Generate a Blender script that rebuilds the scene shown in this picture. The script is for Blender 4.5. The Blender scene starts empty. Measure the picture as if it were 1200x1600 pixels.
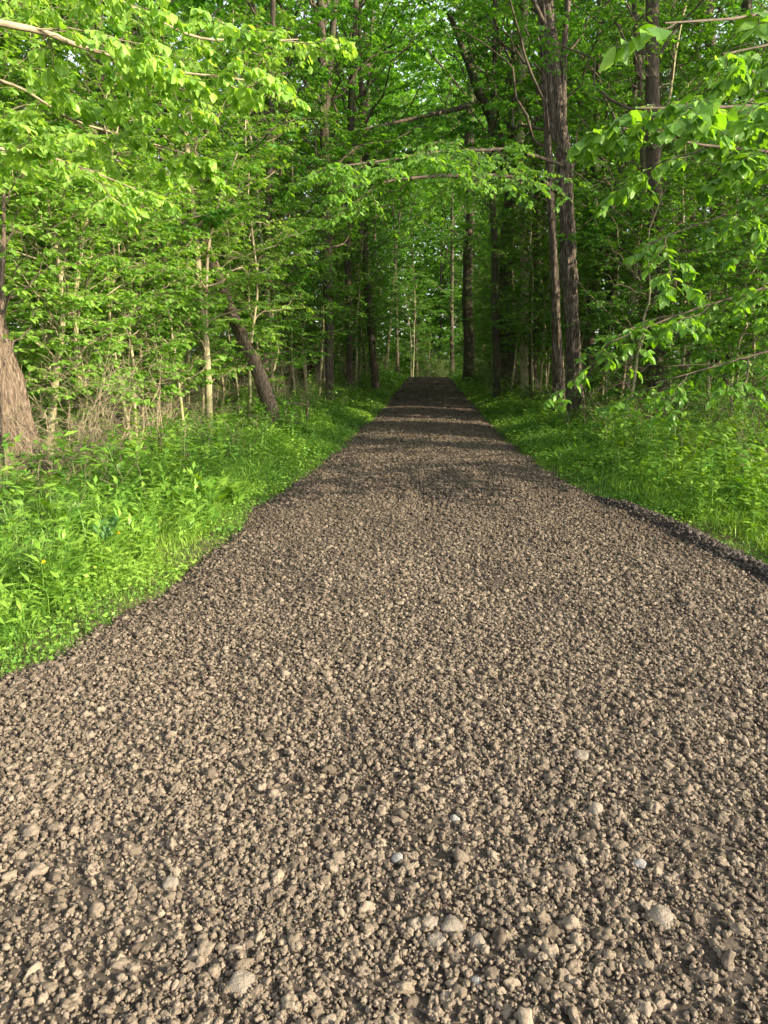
import bpy, math, random
import numpy as np

# ------------------------------------------------------------------ camera, sky, sun, exposure
scene = bpy.context.scene
COL = scene.collection
F = 1110.0                      # focal length in pixels of the 1200 px wide photo
CAM_Z = 1.6
PITCH = math.radians(-12.8)
YAW = math.radians(3.5)
cam = bpy.data.cameras.new("camera"); camo = bpy.data.objects.new("camera", cam); COL.objects.link(camo)
cam.sensor_fit = 'HORIZONTAL'; cam.sensor_width = 36.0; cam.lens = 36.0 * F / 1200.0
cam.clip_start = 0.05; cam.clip_end = 2000
camo.location = (0, 0, CAM_Z)
camo.rotation_euler = (math.pi / 2 + PITCH, 0, YAW)
scene.camera = camo

SUN_AZ = math.radians(112)      # clockwise from the view down the path (+Y)
SUN_EL = math.radians(24)
world = bpy.data.worlds.new("World"); scene.world = world; world.use_nodes = True
nt = world.node_tree
sky = nt.nodes.new("ShaderNodeTexSky"); sky.sky_type = 'NISHITA'; sky.sun_disc = False
sky.sun_elevation = SUN_EL; sky.sun_rotation = SUN_AZ
sky.air_density = 1.0; sky.dust_density = 2.0
bg = nt.nodes["Background"]; bg.inputs[1].default_value = 0.15
hsv = nt.nodes.new("ShaderNodeHueSaturation"); hsv.inputs['Saturation'].default_value = .35; hsv.inputs['Value'].default_value = 1.35
nt.links.new(sky.outputs[0], hsv.inputs['Color']); nt.links.new(hsv.outputs[0], bg.inputs[0])
sun = bpy.data.lights.new("sun", 'SUN'); sun.energy = 5.0; sun.angle = math.radians(0.5); sun.color = (1.0, 0.86, 0.64)
suno = bpy.data.objects.new("sun", sun); COL.objects.link(suno)
suno.location = (30, -10, 30)
SD = np.array([math.sin(SUN_AZ) * math.cos(SUN_EL), math.cos(SUN_AZ) * math.cos(SUN_EL), math.sin(SUN_EL)])
suno.rotation_euler = (math.pi / 2 - SUN_EL, 0, math.atan2(SD[1], SD[0]) + math.pi / 2)
scene.view_settings.view_transform = 'Standard'; scene.view_settings.look = 'None'
scene.view_settings.gamma = 1.0; scene.view_settings.exposure = 1.42
cy = scene.cycles
cy.max_bounces = 9; cy.diffuse_bounces = 7; cy.glossy_bounces = 2; cy.transmission_bounces = 7
cy.transparent_max_bounces = 4; cy.caustics_reflective = False; cy.caustics_refractive = False
cy.sample_clamp_indirect = 8

# ------------------------------------------------------------------ helpers: picture point -> place
def ray(u, v):
    x, y = (u - 600) / F, (800 - v) / F
    cp, sp = math.cos(PITCH), math.sin(PITCH)
    fx, fy, fz = 0.0, cp - y * sp, sp + y * cp
    fx = x
    cyw, syw = math.cos(YAW), math.sin(YAW)
    return np.array([fx * cyw - fy * syw, fx * syw + fy * cyw, fz])
def G(u, v, z=0.0):
    r = ray(u, v); t = (z - CAM_Z) / r[2]
    return np.array([0, 0, CAM_Z]) + r * t
def At(u, v, Y):
    r = ray(u, v)
    return np.array([0, 0, CAM_Z]) + r * (Y / r[1])

def nrm(a):
    return a / np.maximum(np.linalg.norm(a, axis=-1, keepdims=True), 1e-9)

_lat = np.random.default_rng(5).random((64, 64, 64)).astype(np.float32)
def noise3(x, y, z):
    xi, yi, zi = np.floor(x).astype(int), np.floor(y).astype(int), np.floor(z).astype(int)
    fx, fy, fz = x - xi, y - yi, z - zi
    fx = fx * fx * (3 - 2 * fx); fy = fy * fy * (3 - 2 * fy); fz = fz * fz * (3 - 2 * fz)
    r = 0
    for dx in (0, 1):
        for dy in (0, 1):
            for dz in (0, 1):
                w = (fx if dx else 1 - fx) * (fy if dy else 1 - fy) * (fz if dz else 1 - fz)
                r = r + w * _lat[(xi + dx) & 63, (yi + dy) & 63, (zi + dz) & 63]
    return r
def noise2(x, y):
    return noise3(x, y, np.zeros_like(x) + 0.37)
def worley(x, y):
    xi, yi = np.floor(x).astype(int), np.floor(y).astype(int)
    best = np.full(x.shape, 9.0)
    for dx in (-1, 0, 1):
        for dy in (-1, 0, 1):
            cx, cyy = xi + dx, yi + dy
            px = cx + 0.15 + 0.7 * _lat[cx & 63, cyy & 63, (cx >> 6) & 63]
            py = cyy + 0.15 + 0.7 * _lat[cyy & 63, cx & 63, ((cyy >> 6) + 7) & 63]
            best = np.minimum(best, (x - px) ** 2 + (y - py) ** 2)
    return np.sqrt(best)

# ------------------------------------------------------------------ mesh collector
MAIN = {}
class Geo:
    def __init__(s):
        s.v = []; s.f3 = []; s.f4 = []; s.t = []; s.n = 0
    def add(s, v, f3=None, f4=None, tint=None):
        v = np.asarray(v, np.float32).reshape(-1, 3)
        if f3 is not None and len(f3): s.f3.append(np.asarray(f3, np.int32).reshape(-1, 3) + s.n)
        if f4 is not None and len(f4): s.f4.append(np.asarray(f4, np.int32).reshape(-1, 4) + s.n)
        s.v.append(v)
        s.t.append(np.full(len(v), 0.5, np.float32) if tint is None else np.asarray(tint, np.float32))
        s.n += len(v)
    def mesh(s, name, mat, smooth=False, origin=(0, 0, 0)):
        me = bpy.data.meshes.new(name)
        if not s.v: return me
        v = np.concatenate(s.v) - np.asarray(origin, np.float32)
        f3 = np.concatenate(s.f3) if s.f3 else np.zeros((0, 3), np.int32)
        f4 = np.concatenate(s.f4) if s.f4 else np.zeros((0, 4), np.int32)
        me.vertices.add(len(v)); me.vertices.foreach_set("co", v.astype(np.float32).ravel())
        loops = np.concatenate([f3.ravel(), f4.ravel()])
        me.loops.add(len(loops)); me.loops.foreach_set("vertex_index", loops)
        n3, n4 = len(f3), len(f4)
        start = np.concatenate([np.arange(n3) * 3, n3 * 3 + np.arange(n4) * 4]).astype(np.int32)
        me.polygons.add(n3 + n4); me.polygons.foreach_set("loop_start", start)
        if smooth: me.polygons.foreach_set("use_smooth", np.ones(n3 + n4, bool))
        else: me.polygons.foreach_set("use_smooth", np.zeros(n3 + n4, bool))
        a = me.attributes.new("tint", 'FLOAT', 'POINT'); a.data.foreach_set("value", np.concatenate(s.t))
        me.update(calc_edges=True)
        if mat: me.materials.append(mat)
        MAIN[me.name] = getattr(s, 'main', 0)
        return me

def tubes(g, P, R, k, tint=None, ridge=0.0, seed=0):
    """P (B,N,3) centre lines, R (B,N) radii -> tubes of k sides."""
    P = np.asarray(P, float); R = np.asarray(R, float)
    if P.ndim == 2: P = P[None]; R = R[None]
    B, N, _ = P.shape
    T = np.empty_like(P); T[:, 1:-1] = P[:, 2:] - P[:, :-2]; T[:, 0] = P[:, 1] - P[:, 0]; T[:, -1] = P[:, -1] - P[:, -2]
    T = nrm(T)
    mean = nrm(P[:, -1] - P[:, 0])
    ref = np.where(np.abs(mean[:, 2:3]) > 0.8, np.array([[1.0, 0.15, 0]]), np.array([[0.1, 0.1, 1.0]]))
    U = nrm(np.cross(T, ref[:, None, :])); V = np.cross(T, U)
    a = np.arange(k) * 2 * math.pi / k
    RR = R[:, :, None] * np.ones(k)
    if ridge:
        zz = np.cumsum(np.linalg.norm(np.diff(P, axis=1, prepend=P[:, :1]), axis=2), axis=1)[:, :, None] * np.ones(k)
        aa = np.ones((B, N, 1)) * a
        ca, sa = np.cos(aa), np.sin(aa)
        n = noise3(ca * 5 + 10 + seed, sa * 5 + 10, zz * 1.6 + seed) - 0.5
        n += 0.8 * (noise3(ca * 11 + 30, sa * 11 + 30 + seed, zz * 5) - 0.5)
        n += 0.7 * (noise3(ca * 2 + 20 + seed, sa * 2 + 20, zz * 1.0) - 0.5)
        RR = RR * (1 + ridge * n)
    ring = P[:, :, None, :] + RR[..., None] * (np.cos(a)[None, None, :, None] * U[:, :, None, :] + np.sin(a)[None, None, :, None] * V[:, :, None, :])
    idx = np.arange(B * N * k).reshape(B, N, k)
    q = np.stack([idx[:, :-1, :], np.roll(idx, -1, 2)[:, :-1, :], np.roll(idx, -1, 2)[:, 1:, :], idx[:, 1:, :]], -1)
    t = None if tint is None else np.full(B * N * k, tint)
    g.add(ring, f4=q, tint=t)

LEAF_HI_V = np.array([[0, 0, 0], [.18, .16, .03], [.18, 0, 0], [.18, -.16, .03], [.5, .30, .07], [.5, 0, .015], [.5, -.30, .07],
                      [.8, .17, .02], [.8, 0, -.02], [.8, -.17, .02], [1, 0, -.09]])
LEAF_HI_3 = np.array([[0, 2, 1], [0, 3, 2], [7, 8, 10], [8, 9, 10]])
LEAF_HI_4 = np.array([[1, 2, 5, 4], [2, 3, 6, 5], [4, 5, 8, 7], [5, 6, 9, 8]])
LEAF_LO_V = np.array([[0, 0, 0], [.45, .30, .08], [1, 0, -.06], [.45, -.30, .08]])
LEAF_LO_3 = np.array([[0, 2, 1], [0, 3, 2]])
LANCE_V = np.array([[0, 0, 0], [.4, .11, .04], [.45, 0, 0.03], [.4, -.11, .04], [1, 0, -.15]])
LANCE_3 = np.array([[0, 2, 1], [0, 3, 2], [1, 2, 4], [2, 3, 4]])
def leaves(g, pos, axis, normal, size, tint, kind='lo', wscale=1.0):
    V, f3, f4 = {'hi': (LEAF_HI_V, LEAF_HI_3, LEAF_HI_4), 'lo': (LEAF_LO_V, LEAF_LO_3, None), 'lance': (LANCE_V, LANCE_3, None)}[kind]
    n = len(pos)
    if n == 0: return
    X = nrm(axis); Z = nrm(normal - (normal * X).sum(1, keepdims=True) * X); Y = np.cross(Z, X)
    sz = np.asarray(size)[:, None, None]
    w = pos[:, None, :] + sz * (V[None, :, 0:1] * X[:, None] + V[None, :, 1:2] * wscale * Y[:, None] + V[None, :, 2:3] * Z[:, None])
    off = (np.arange(n) * len(V))[:, None, None]
    g.add(w, f3=(f3[None] + off), f4=None if f4 is None else (f4[None] + off), tint=np.repeat(tint, len(V)))

# ------------------------------------------------------------------ branching
def curves(o, d, L, N, rng, wander=0.06, droop=0.0, lift=0.0):
    B = len(o); t = np.linspace(0, 1, N)[None, :, None]
    L = L[:, None, None]
    w = np.cumsum(rng.normal(0, 1, (B, N, 3)) * wander, axis=1) * L / math.sqrt(N)
    w[:, 0] = 0
    P = o[:, None, :] + d[:, None, :] * L * t + w
    P[:, :, 2] += (lift * t[..., 0] - droop * t[..., 0] ** 2) * L[:, :, 0]
    return P
def children(P, m, rng, t0, t1, ang, angj, L, Lj, up=0.0, planar=True, taper=0.6):
    """m children on every curve of P, alternating to the sides; returns origins, dirs, lengths, attach t."""
    B, N, _ = P.shape
    t = t0 + (t1 - t0) * (np.arange(m)[None] + rng.uniform(-.4, .4, (B, m)) + .5) / m
    t = np.clip(t, 0, .999)
    f = t * (N - 1); i = f.astype(int); fr = (f - i)[..., None]
    b = np.arange(B)[:, None]
    o = P[b, i] * (1 - fr) + P[b, i + 1] * fr
    T = nrm(P[b, i + 1] - P[b, i])
    upv = np.array([0, 0, 1.0])
    S = np.cross(T, upv); S = nrm(S + 1e-4)
    sgn = np.where((np.arange(m)[None] + rng.integers(0, 2, (B, 1))) % 2, 1.0, -1.0)[..., None]
    a = ang + rng.uniform(-angj, angj, (B, m))
    a = a[..., None]
    if planar:
        D = T * np.cos(a) + S * sgn * np.sin(a) + upv * up + rng.normal(0, .12, (B, m, 3))
    else:
        ph = rng.uniform(0, 2 * math.pi, (B, m))[..., None]
        W = np.cross(T, S)
        D = T * np.cos(a) + (S * np.cos(ph) + W * np.sin(ph)) * np.sin(a) + upv * up
    LL = L * (1 - taper * t) * rng.uniform(1 - Lj, 1 + Lj, (B, m))
    return o.reshape(-1, 3), nrm(D.reshape(-1, 3)), LL.reshape(-1), t.reshape(-1)
def leaf_on(g, P, m, rng, size, kind='lo', t0=.15, droop=.35, flat=.35, tint=(0.2, 0.8), wscale=1.0):
    o, d, L, t = children(P, m, rng, t0, 1.0, 1.0, .35, 1, 0, 0, True)
    n = len(o)
    d = d + np.array([0, 0, -1.0]) * rng.uniform(0, 2 * droop, (n, 1))
    nm = np.array([0, 0, 1.0]) + rng.normal(0, flat, (n, 3))
    s = size * rng.uniform(.55, 1.2, n)
    tt = rng.uniform(tint[0], tint[1], n)
    leaves(g, o, d, nm, s, tt, kind, wscale)
    return n
def resample(P, R, n, wob=0.0, rng=None):
    P = np.asarray(P, float); R = np.asarray(R, float)
    s = np.concatenate([[0], np.cumsum(np.linalg.norm(np.diff(P, axis=0), axis=1))])
    q = np.linspace(0, s[-1], n)
    out = np.stack([np.interp(q, s, P[:, i]) for i in range(3)], 1)
    for _ in range(2):
        out[1:-1] = (out[:-2] + 2 * out[1:-1] + out[2:]) / 4
    if wob:
        w = np.cumsum(rng.normal(0, wob, (n, 3)), 0) / math.sqrt(n); w[0] = 0; out = out + w
    return out, np.interp(q, s, R)

def grow(wood, twig, crown, TP, TR, rng, prim=20, c0=.35, c1=1.0, L=3.0, ang=.9, sec=8, secL=.35, ter=3, terL=.45, nleaf=8,
         size=.1, kind='lo', droop=.12, up=.1, sides=10, ridge=0.0, tint=(.2, .8), shape='round', trunk_tube=True, wscale=1.0, leafdroop=.35):
    """trunk + three orders of branches + leaves along the last two."""
    if trunk_tube: tubes(wood, TP, TR, sides, ridge=ridge, seed=int(rng.integers(0, 40)))
    N = len(TP)
    t = c0 + (c1 - c0) * (np.arange(prim) + rng.uniform(0, 1, prim)) / prim
    f = np.clip(t, 0, .999) * (N - 1); i = f.astype(int); fr = (f - i)[:, None]
    o = TP[i] * (1 - fr) + TP[i + 1] * fr
    r = TR[i] * (1 - fr[:, 0]) + TR[i + 1] * fr[:, 0]
    az = np.arange(prim) * 2.4 + rng.uniform(-.5, .5, prim) + rng.uniform(0, 6)
    s = (t - c0) / (c1 - c0)
    prof = {'round': np.sin(np.clip(.15 + s * .85, 0, 1) * math.pi) ** .6, 'cone': 1 - .75 * s, 'top': .4 + .6 * np.sin(s * math.pi * .9 + .2)}[shape]
    LL = L * np.maximum(prof, .25) * rng.uniform(.7, 1.2, prim)
    el = math.pi / 2 - ang + s * .45 + rng.uniform(-.15, .15, prim)
    d = np.stack([np.cos(az) * np.cos(el), np.sin(az) * np.cos(el), np.sin(el)], 1)
    P1 = curves(o, d, LL, 9, rng, .10, droop)
    br = np.minimum(r * .5, .004 + LL * .011)
    tubes(twig, P1, br[:, None] * np.linspace(1, .22, 9)[None], 5); twig.main = twig.n
    sub(twig, crown, P1, LL, rng, sec, secL, ter, terL, nleaf, size, kind, droop, up, tint, wscale, leafdroop)

def sub(twig, crown, P1, LL, rng, sec=8, secL=.35, ter=3, terL=.45, nleaf=8, size=.1, kind='lo', droop=.12, up=.05, tint=(.2, .8), wscale=1.0, leafdroop=.35):
    o, d, l, t = children(P1, sec, rng, .15, 1.0, .85, .25, 1.0, .35, up, True, .45)
    l = l * np.repeat(LL, sec) * secL
    P2 = curves(o, d, l, 6, rng, .09, droop)
    tubes(twig, P2, (.0015 + l * .006)[:, None] * np.linspace(1, .35, 6)[None], 3)
    leaf_on(crown, P2, nleaf, rng, size, kind, .2, leafdroop, tint=tint, wscale=wscale)
    if ter:
        o, d, l3, t = children(P2, ter, rng, .1, .95, .8, .25, 1.0, .35, .02, True, .4)
        l3 = l3 * np.repeat(l, ter) * terL
        P3 = curves(o, d, l3, 4, rng, .08, droop)
        tubes(twig, P3, (.0012 + l3 * .004)[:, None] * np.linspace(1, .4, 4)[None], 3)
        leaf_on(crown, P3, nleaf, rng, size, kind, .1, leafdroop, tint=tint, wscale=wscale)

# ------------------------------------------------------------------ materials
def new_mat(name):
    m = bpy.data.materials.new(name); m.use_nodes = True; n = m.node_tree; n.nodes.clear(); return m, n.nodes, n.links
def leaf_mat(name, c_dark, c_mid, c_light, trans=.5, rough=.45, spec=.35):
    m, N, Lk = new_mat(name)
    out = N.new("ShaderNodeOutputMaterial"); at = N.new("ShaderNodeAttribute"); at.attribute_name = "tint"
    oi = N.new("ShaderNodeObjectInfo")
    ad = N.new("ShaderNodeMath"); ad.operation = 'MULTIPLY_ADD'; ad.inputs[1].default_value = .35; Lk.new(oi.outputs['Random'], ad.inputs[0])
    sb = N.new("ShaderNodeMath"); sb.operation = 'SUBTRACT'; sb.inputs[1].default_value = .175; 
    Lk.new(at.outputs['Fac'], ad.inputs[2]); Lk.new(ad.outputs[0], sb.inputs[0])
    cr = N.new("ShaderNodeValToRGB"); e = cr.color_ramp.elements
    e[0].position = 0; e[0].color = (*c_dark, 1); e[1].position = 1; e[1].color = (*c_light, 1)
    k = e.new(.5); k.color = (*c_mid, 1)
    Lk.new(sb.outputs[0], cr.inputs[0])
    pr = N.new("ShaderNodeBsdfPrincipled"); pr.inputs['Roughness'].default_value = rough
    pr.inputs['Specular IOR Level'].default_value = spec
    Lk.new(cr.outputs[0], pr.inputs['Base Color'])
    hs = N.new("ShaderNodeHueSaturation"); hs.inputs['Hue'].default_value = .485; hs.inputs['Saturation'].default_value = 1.15; hs.inputs['Value'].default_value = 1.6
    Lk.new(cr.outputs[0], hs.inputs['Color'])
    tr = N.new("ShaderNodeBsdfTranslucent"); Lk.new(hs.outputs[0], tr.inputs[0])
    mx = N.new("ShaderNodeMixShader"); mx.inputs[0].default_value = trans
    Lk.new(pr.outputs[0], mx.inputs[1]); Lk.new(tr.outputs[0], mx.inputs[2]); Lk.new(mx.outputs[0], out.inputs[0])
    return m
def noise_mat(name, stops, scale=(1, 1, 1), nscale=5, detail=6, bump=.3, bdist=.02, rough=.85, second=None, coord='Object', bscale=None):
    m, N, Lk = new_mat(name)
    out = N.new("ShaderNodeOutputMaterial"); tc = N.new("ShaderNodeTexCoord"); mp = N.new("ShaderNodeMapping")
    mp.inputs['Scale'].default_value = scale; Lk.new(tc.outputs[coord], mp.inputs[0])
    nz = N.new("ShaderNodeTexNoise"); nz.inputs['Scale'].default_value = nscale; nz.inputs['Detail'].default_value = detail; nz.inputs['Roughness'].default_value = .65
    Lk.new(mp.outputs[0], nz.inputs[0])
    cr = N.new("ShaderNodeValToRGB"); e = cr.color_ramp.elements
    e[0].position = stops[0][0]; e[0].color = (*stops[0][1], 1); e[1].position = stops[-1][0]; e[1].color = (*stops[-1][1], 1)
    for p, c in stops[1:-1]: k = e.new(p); k.color = (*c, 1)
    Lk.new(nz.outputs[0], cr.inputs[0])
    col = cr.outputs[0]
    if second:
        n2 = N.new("ShaderNodeTexNoise"); n2.inputs['Scale'].default_value = second[0]; n2.inputs['Detail'].default_value = 4
        Lk.new(tc.outputs[coord], n2.inputs[0])
        r2 = N.new("ShaderNodeValToRGB"); r2.color_ramp.elements[0].position = second[2]; r2.color_ramp.elements[1].position = second[3]
        Lk.new(n2.outputs[0], r2.inputs[0])
        mx = N.new("ShaderNodeMixRGB"); mx.inputs[2].default_value = (*second[1], 1)
        Lk.new(r2.outputs[0], mx.inputs[0]); Lk.new(col, mx.inputs[1]); col = mx.outputs[0]
    pr = N.new("ShaderNodeBsdfPrincipled"); pr.inputs['Roughness'].default_value = rough; pr.inputs['Specular IOR Level'].default_value = .2
    Lk.new(col, pr.inputs['Base Color'])
    bp = N.new("ShaderNodeBump"); bp.inputs['Strength'].default_value = bump; bp.inputs['Distance'].default_value = bdist
    if bscale:
        n3 = N.new("ShaderNodeTexNoise"); n3.inputs['Scale'].default_value = bscale; n3.inputs['Detail'].default_value = 8; n3.inputs['Roughness'].default_value = .7
        Lk.new(tc.outputs[coord], n3.inputs[0]); Lk.new(n3.outputs[0], bp.inputs['Height'])
    else: Lk.new(nz.outputs[0], bp.inputs['Height'])
    Lk.new(bp.outputs[0], pr.inputs['Normal']); Lk.new(pr.outputs[0], out.inputs[0])
    return m
M = {}
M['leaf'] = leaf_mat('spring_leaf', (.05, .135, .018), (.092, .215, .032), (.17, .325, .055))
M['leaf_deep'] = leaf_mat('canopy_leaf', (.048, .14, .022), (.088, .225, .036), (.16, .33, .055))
M['leaf_lit'] = leaf_mat('sunlit_leaf', (.10, .22, .032), (.175, .33, .055), (.29, .45, .09))  # brighter leaf copy for sunlit trees, sunlight mixed into the green
M['grass'] = leaf_mat('grass_blade', (.06, .15, .022), (.125, .265, .035), (.24, .375, .055), trans=.35)
M['herb'] = leaf_mat('herb_leaf', (.05, .135, .02), (.11, .235, .03), (.21, .345, .05), trans=.35)
M['blue_grass'] = leaf_mat('blue_green_blade', (.08, .16, .035), (.14, .25, .05), (.23, .34, .08), trans=.3)
M['bark'] = noise_mat('bark', [(.3, (.022, .017, .012)), (.5, (.065, .050, .036)), (.7, (.14, .11, .08))], (9, 9, 1.3), 3.2, 8, .9, .03, second=(1.3, (.07, .085, .03), .5, .68))
M['bark_shaggy'] = noise_mat('shaggy_bark', [(.34, (.018, .014, .011)), (.5, (.085, .065, .05)), (.66, (.26, .21, .16))], (18, 18, 3.0), 2.6, 9, 1.0, .05)
M['bark_tan'] = noise_mat('tan_furrowed_bark', [(.32, (.03, .022, .015)), (.5, (.11, .08, .055)), (.68, (.23, .18, .13))], (14, 14, 3.0), 3.5, 8, .9, .03)
M['bark_pale'] = noise_mat('pale_smooth_bark', [(.3, (.16, .14, .07)), (.55, (.30, .26, .15)), (.75, (.40, .36, .24))], (8, 8, 3), 5, 5, .3, .006, second=(4, (.12, .16, .04), .52, .7))
M['twig'] = noise_mat('twig', [(.3, (.04, .031, .022)), (.6, (.11, .085, .06))], (1, 1, 1), 9, 3, .2, .004)
M['twig_pale'] = noise_mat('pale_twig', [(.3, (.13, .10, .065)), (.6, (.28, .23, .15))], (1, 1, 1), 9, 3, .2, .004)
M['dead_dark'] = noise_mat('dead_wood', [(.3, (.015, .012, .01)), (.6, (.06, .05, .04))], (1, 1, 1), 9, 3, .3, .006)
M['soil'] = noise_mat('forest_floor', [(.35, (.03, .035, .012)), (.5, (.05, .07, .018)), (.65, (.09, .075, .04))], (1, 1, 1), 3.0, 10, .8, .05, second=(9, (.10, .07, .045), .5, .7))
M['path'] = noise_mat('path_surface', [(.3, (.028, .022, .017)), (.5, (.062, .050, .038)), (.68, (.12, .097, .073))], (1, 1, 1), 26, 12, 1.0, .02, second=(1.4, (.105, .087, .067), .5, .68), bscale=38)
M['berm'] = noise_mat('fresh_gravel', [(.35, (.024, .02, .017)), (.6, (.06, .05, .042))], (1, 1, 1), 30, 10, 1.0, .02)
def stone_mat(name, a, b, c):
    m, N, Lk = new_mat(name)
    out = N.new("ShaderNodeOutputMaterial"); oi = N.new("ShaderNodeObjectInfo"); tc = N.new("ShaderNodeTexCoord")
    cr = N.new("ShaderNodeValToRGB"); e = cr.color_ramp.elements
    e[0].color = (*a, 1); e[1].color = (*c, 1); k = e.new(.5); k.color = (*b, 1)
    Lk.new(oi.outputs['Random'], cr.inputs[0])
    nz = N.new("ShaderNodeTexNoise"); nz.inputs['Scale'].default_value = 2.6; nz.inputs['Detail'].default_value = 8; nz.inputs['Roughness'].default_value = .7
    Lk.new(tc.outputs['Object'], nz.inputs[0])
    mr = N.new("ShaderNodeMapRange"); mr.inputs[1].default_value = .25; mr.inputs[2].default_value = .75; mr.inputs[3].default_value = .6; mr.inputs[4].default_value = 1.35
    Lk.new(nz.outputs[0], mr.inputs[0])
    mx = N.new("ShaderNodeVectorMath"); mx.operation = 'SCALE'; Lk.new(cr.outputs[0], mx.inputs[0]); Lk.new(mr.outputs[0], mx.inputs['Scale'])
    pr = N.new("ShaderNodeBsdfPrincipled"); pr.inputs['Roughness'].default_value = .9; pr.inputs['Specular IOR Level'].default_value = .2
    Lk.new(mx.outputs[0], pr.inputs['Base Color'])
    bp = N.new("ShaderNodeBump"); bp.inputs['Strength'].default_value = .45; bp.inputs['Distance'].default_value = .2
    Lk.new(nz.outputs[0], bp.inputs['Height']); Lk.new(bp.outputs[0], pr.inputs['Normal']); Lk.new(pr.outputs[0], out.inputs[0])
    return m
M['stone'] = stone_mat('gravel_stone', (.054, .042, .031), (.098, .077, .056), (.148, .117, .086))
M['stone_near'] = stone_mat('dusty_gravel_stone', (.11, .088, .064), (.172, .137, .10), (.235, .19, .14))  # paler copy of the gravel, foreground sunlight put into its colour
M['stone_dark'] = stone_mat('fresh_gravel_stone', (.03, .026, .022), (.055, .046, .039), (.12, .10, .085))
M['stone_white'] = stone_mat('white_pebble', (.20, .19, .175), (.23, .22, .2), (.26, .25, .23))
M['stone_tan'] = stone_mat('tan_pebble', (.17, .145, .115), (.19, .16, .125), (.21, .175, .135))
M['yellow'] = leaf_mat('dandelion_petal', (.75, .50, .01), (.8, .55, .01), (.85, .6, .02), trans=.15)
M['burdock'] = leaf_mat('broad_leaf', (.045, .12, .03), (.06, .15, .035), (.08, .19, .045), trans=.25)

# ------------------------------------------------------------------ object helpers
def tag(o, label=None, cat=None, group=None, kind=None):
    if label: o['label'] = label
    if cat: o['category'] = cat
    if group: o['group'] = group
    if kind: o['kind'] = kind
    return o
def link(name, me, parent=None, loc=(0, 0, 0)):
    o = bpy.data.objects.new(name, me); COL.objects.link(o); o.location = loc
    if parent: o.parent = parent
    return o
def empty(name, loc, rz=0.0, sc=1.0):
    o = bpy.data.objects.new(name, None); COL.objects.link(o); o.location = loc; o.rotation_euler = (0, 0, rz); o.scale = (sc, sc, sc)
    o.empty_display_size = .2
    return o
def copy_tree(o):
    c = o.copy(); COL.objects.link(c)
    for ch in list(o.children):
        k = ch.copy(); COL.objects.link(k); k.parent = c
        for gch in list(ch.children):
            q = gch.copy(); COL.objects.link(q); q.parent = k
    return c

# ------------------------------------------------------------------ ground form
LEFT = [(0, 1085), (120, 1010), (250, 935), (375, 845), (405, 797), (455, 765), (520, 715), (560, 680), (590, 650), (613, 620), (630, 598), (637, 590)]
RIGHT = [(1200, 905), (1060, 833), (920, 780), (860, 745), (800, 700), (770, 670), (735, 630), (716, 606), (706, 592)]
LG = np.array([G(*p)[:2] for p in LEFT]); RG = np.array([G(*p)[:2] for p in RIGHT])
def edgeL(y):
    n = (noise2(y * 1.7 + 3, y * 0 + 4) - .5) * .14 + (noise2(y * 6 + 3, y * 0 + 9) - .5) * .10
    return np.interp(y, np.concatenate([[-4], LG[:, 1], [60, 90]]), np.concatenate([[-7.0], LG[:, 0], [-2.6, -9]])) + n
def edgeR(y):
    n = (noise2(y * 1.5 + 13, y * 0 + 24) - .5) * .14 + (noise2(y * 6 + 23, y * 0 + 9) - .5) * .08
    return np.interp(y, np.concatenate([[-4], RG[:, 1], [60, 90]]), np.concatenate([[9.0], RG[:, 0], [0.2, -5]])) + n
def gz(x, y):
    x = np.asarray(x, float); y = np.asarray(y, float)
    base = -0.075 * np.maximum(y - 42.5, 0)
    base = np.maximum(base, -1.6) + 0.0
    el, er = edgeL(y), edgeR(y)
    out = np.maximum(np.maximum(el - x, x - er), 0)
    s = np.clip(out / .5, 0, 1)
    off = s * (.03 + .10 * (noise2(x * .35 + 7, y * .35 + 3) - .5) + .05 * (noise2(x * 1.7, y * 1.7) - .5))
    off += np.clip((out - 1.5) / 6, 0, 1) * (-.25) * (x < el)
    return base + off
def path_h(x, y):
    h = .035 * (noise2(x * 1.1 + 5, y * 1.1) - .5) + .03 * (noise2(x * 3.1 + 2, y * 2.2) - .5) + .012 * (noise2(x * 9, y * 9) - .5)
    d = np.maximum(y, 1)
    near = np.clip(8 / d, .25, 1)
    h += near * .016 * (1 - worley(x * 20, y * 20)) + near * .008 * (1 - worley(x * 60 + 7, y * 60))
    u = (x - edgeL(y)) / np.maximum(edgeR(y) - edgeL(y), .1)
    crown = np.clip(1 - (2 * u - 1) ** 2, -.2, 1)
    return h + .03 * crown
def path_z(x, y):
    el, er = edgeL(y), edgeR(y)
    inn = np.minimum(x - el, er - x)
    base = np.maximum(-0.075 * np.maximum(y - 42.5, 0), -1.6)
    return base + path_h(x, y) + .012 + np.clip(inn / .18, -1, 1) * .022

def grid_mesh(name, X, Y, Z, mat, smooth=True):
    g = Geo(); R, C = X.shape
    idx = np.arange(R * C).reshape(R, C)
    q = np.stack([idx[:-1, :-1], idx[:-1, 1:], idx[1:, 1:], idx[1:, :-1]], -1)
    g.add(np.stack([X, Y, Z], -1).reshape(-1, 3), f4=q)
    return g.mesh(name, mat, smooth)

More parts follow.
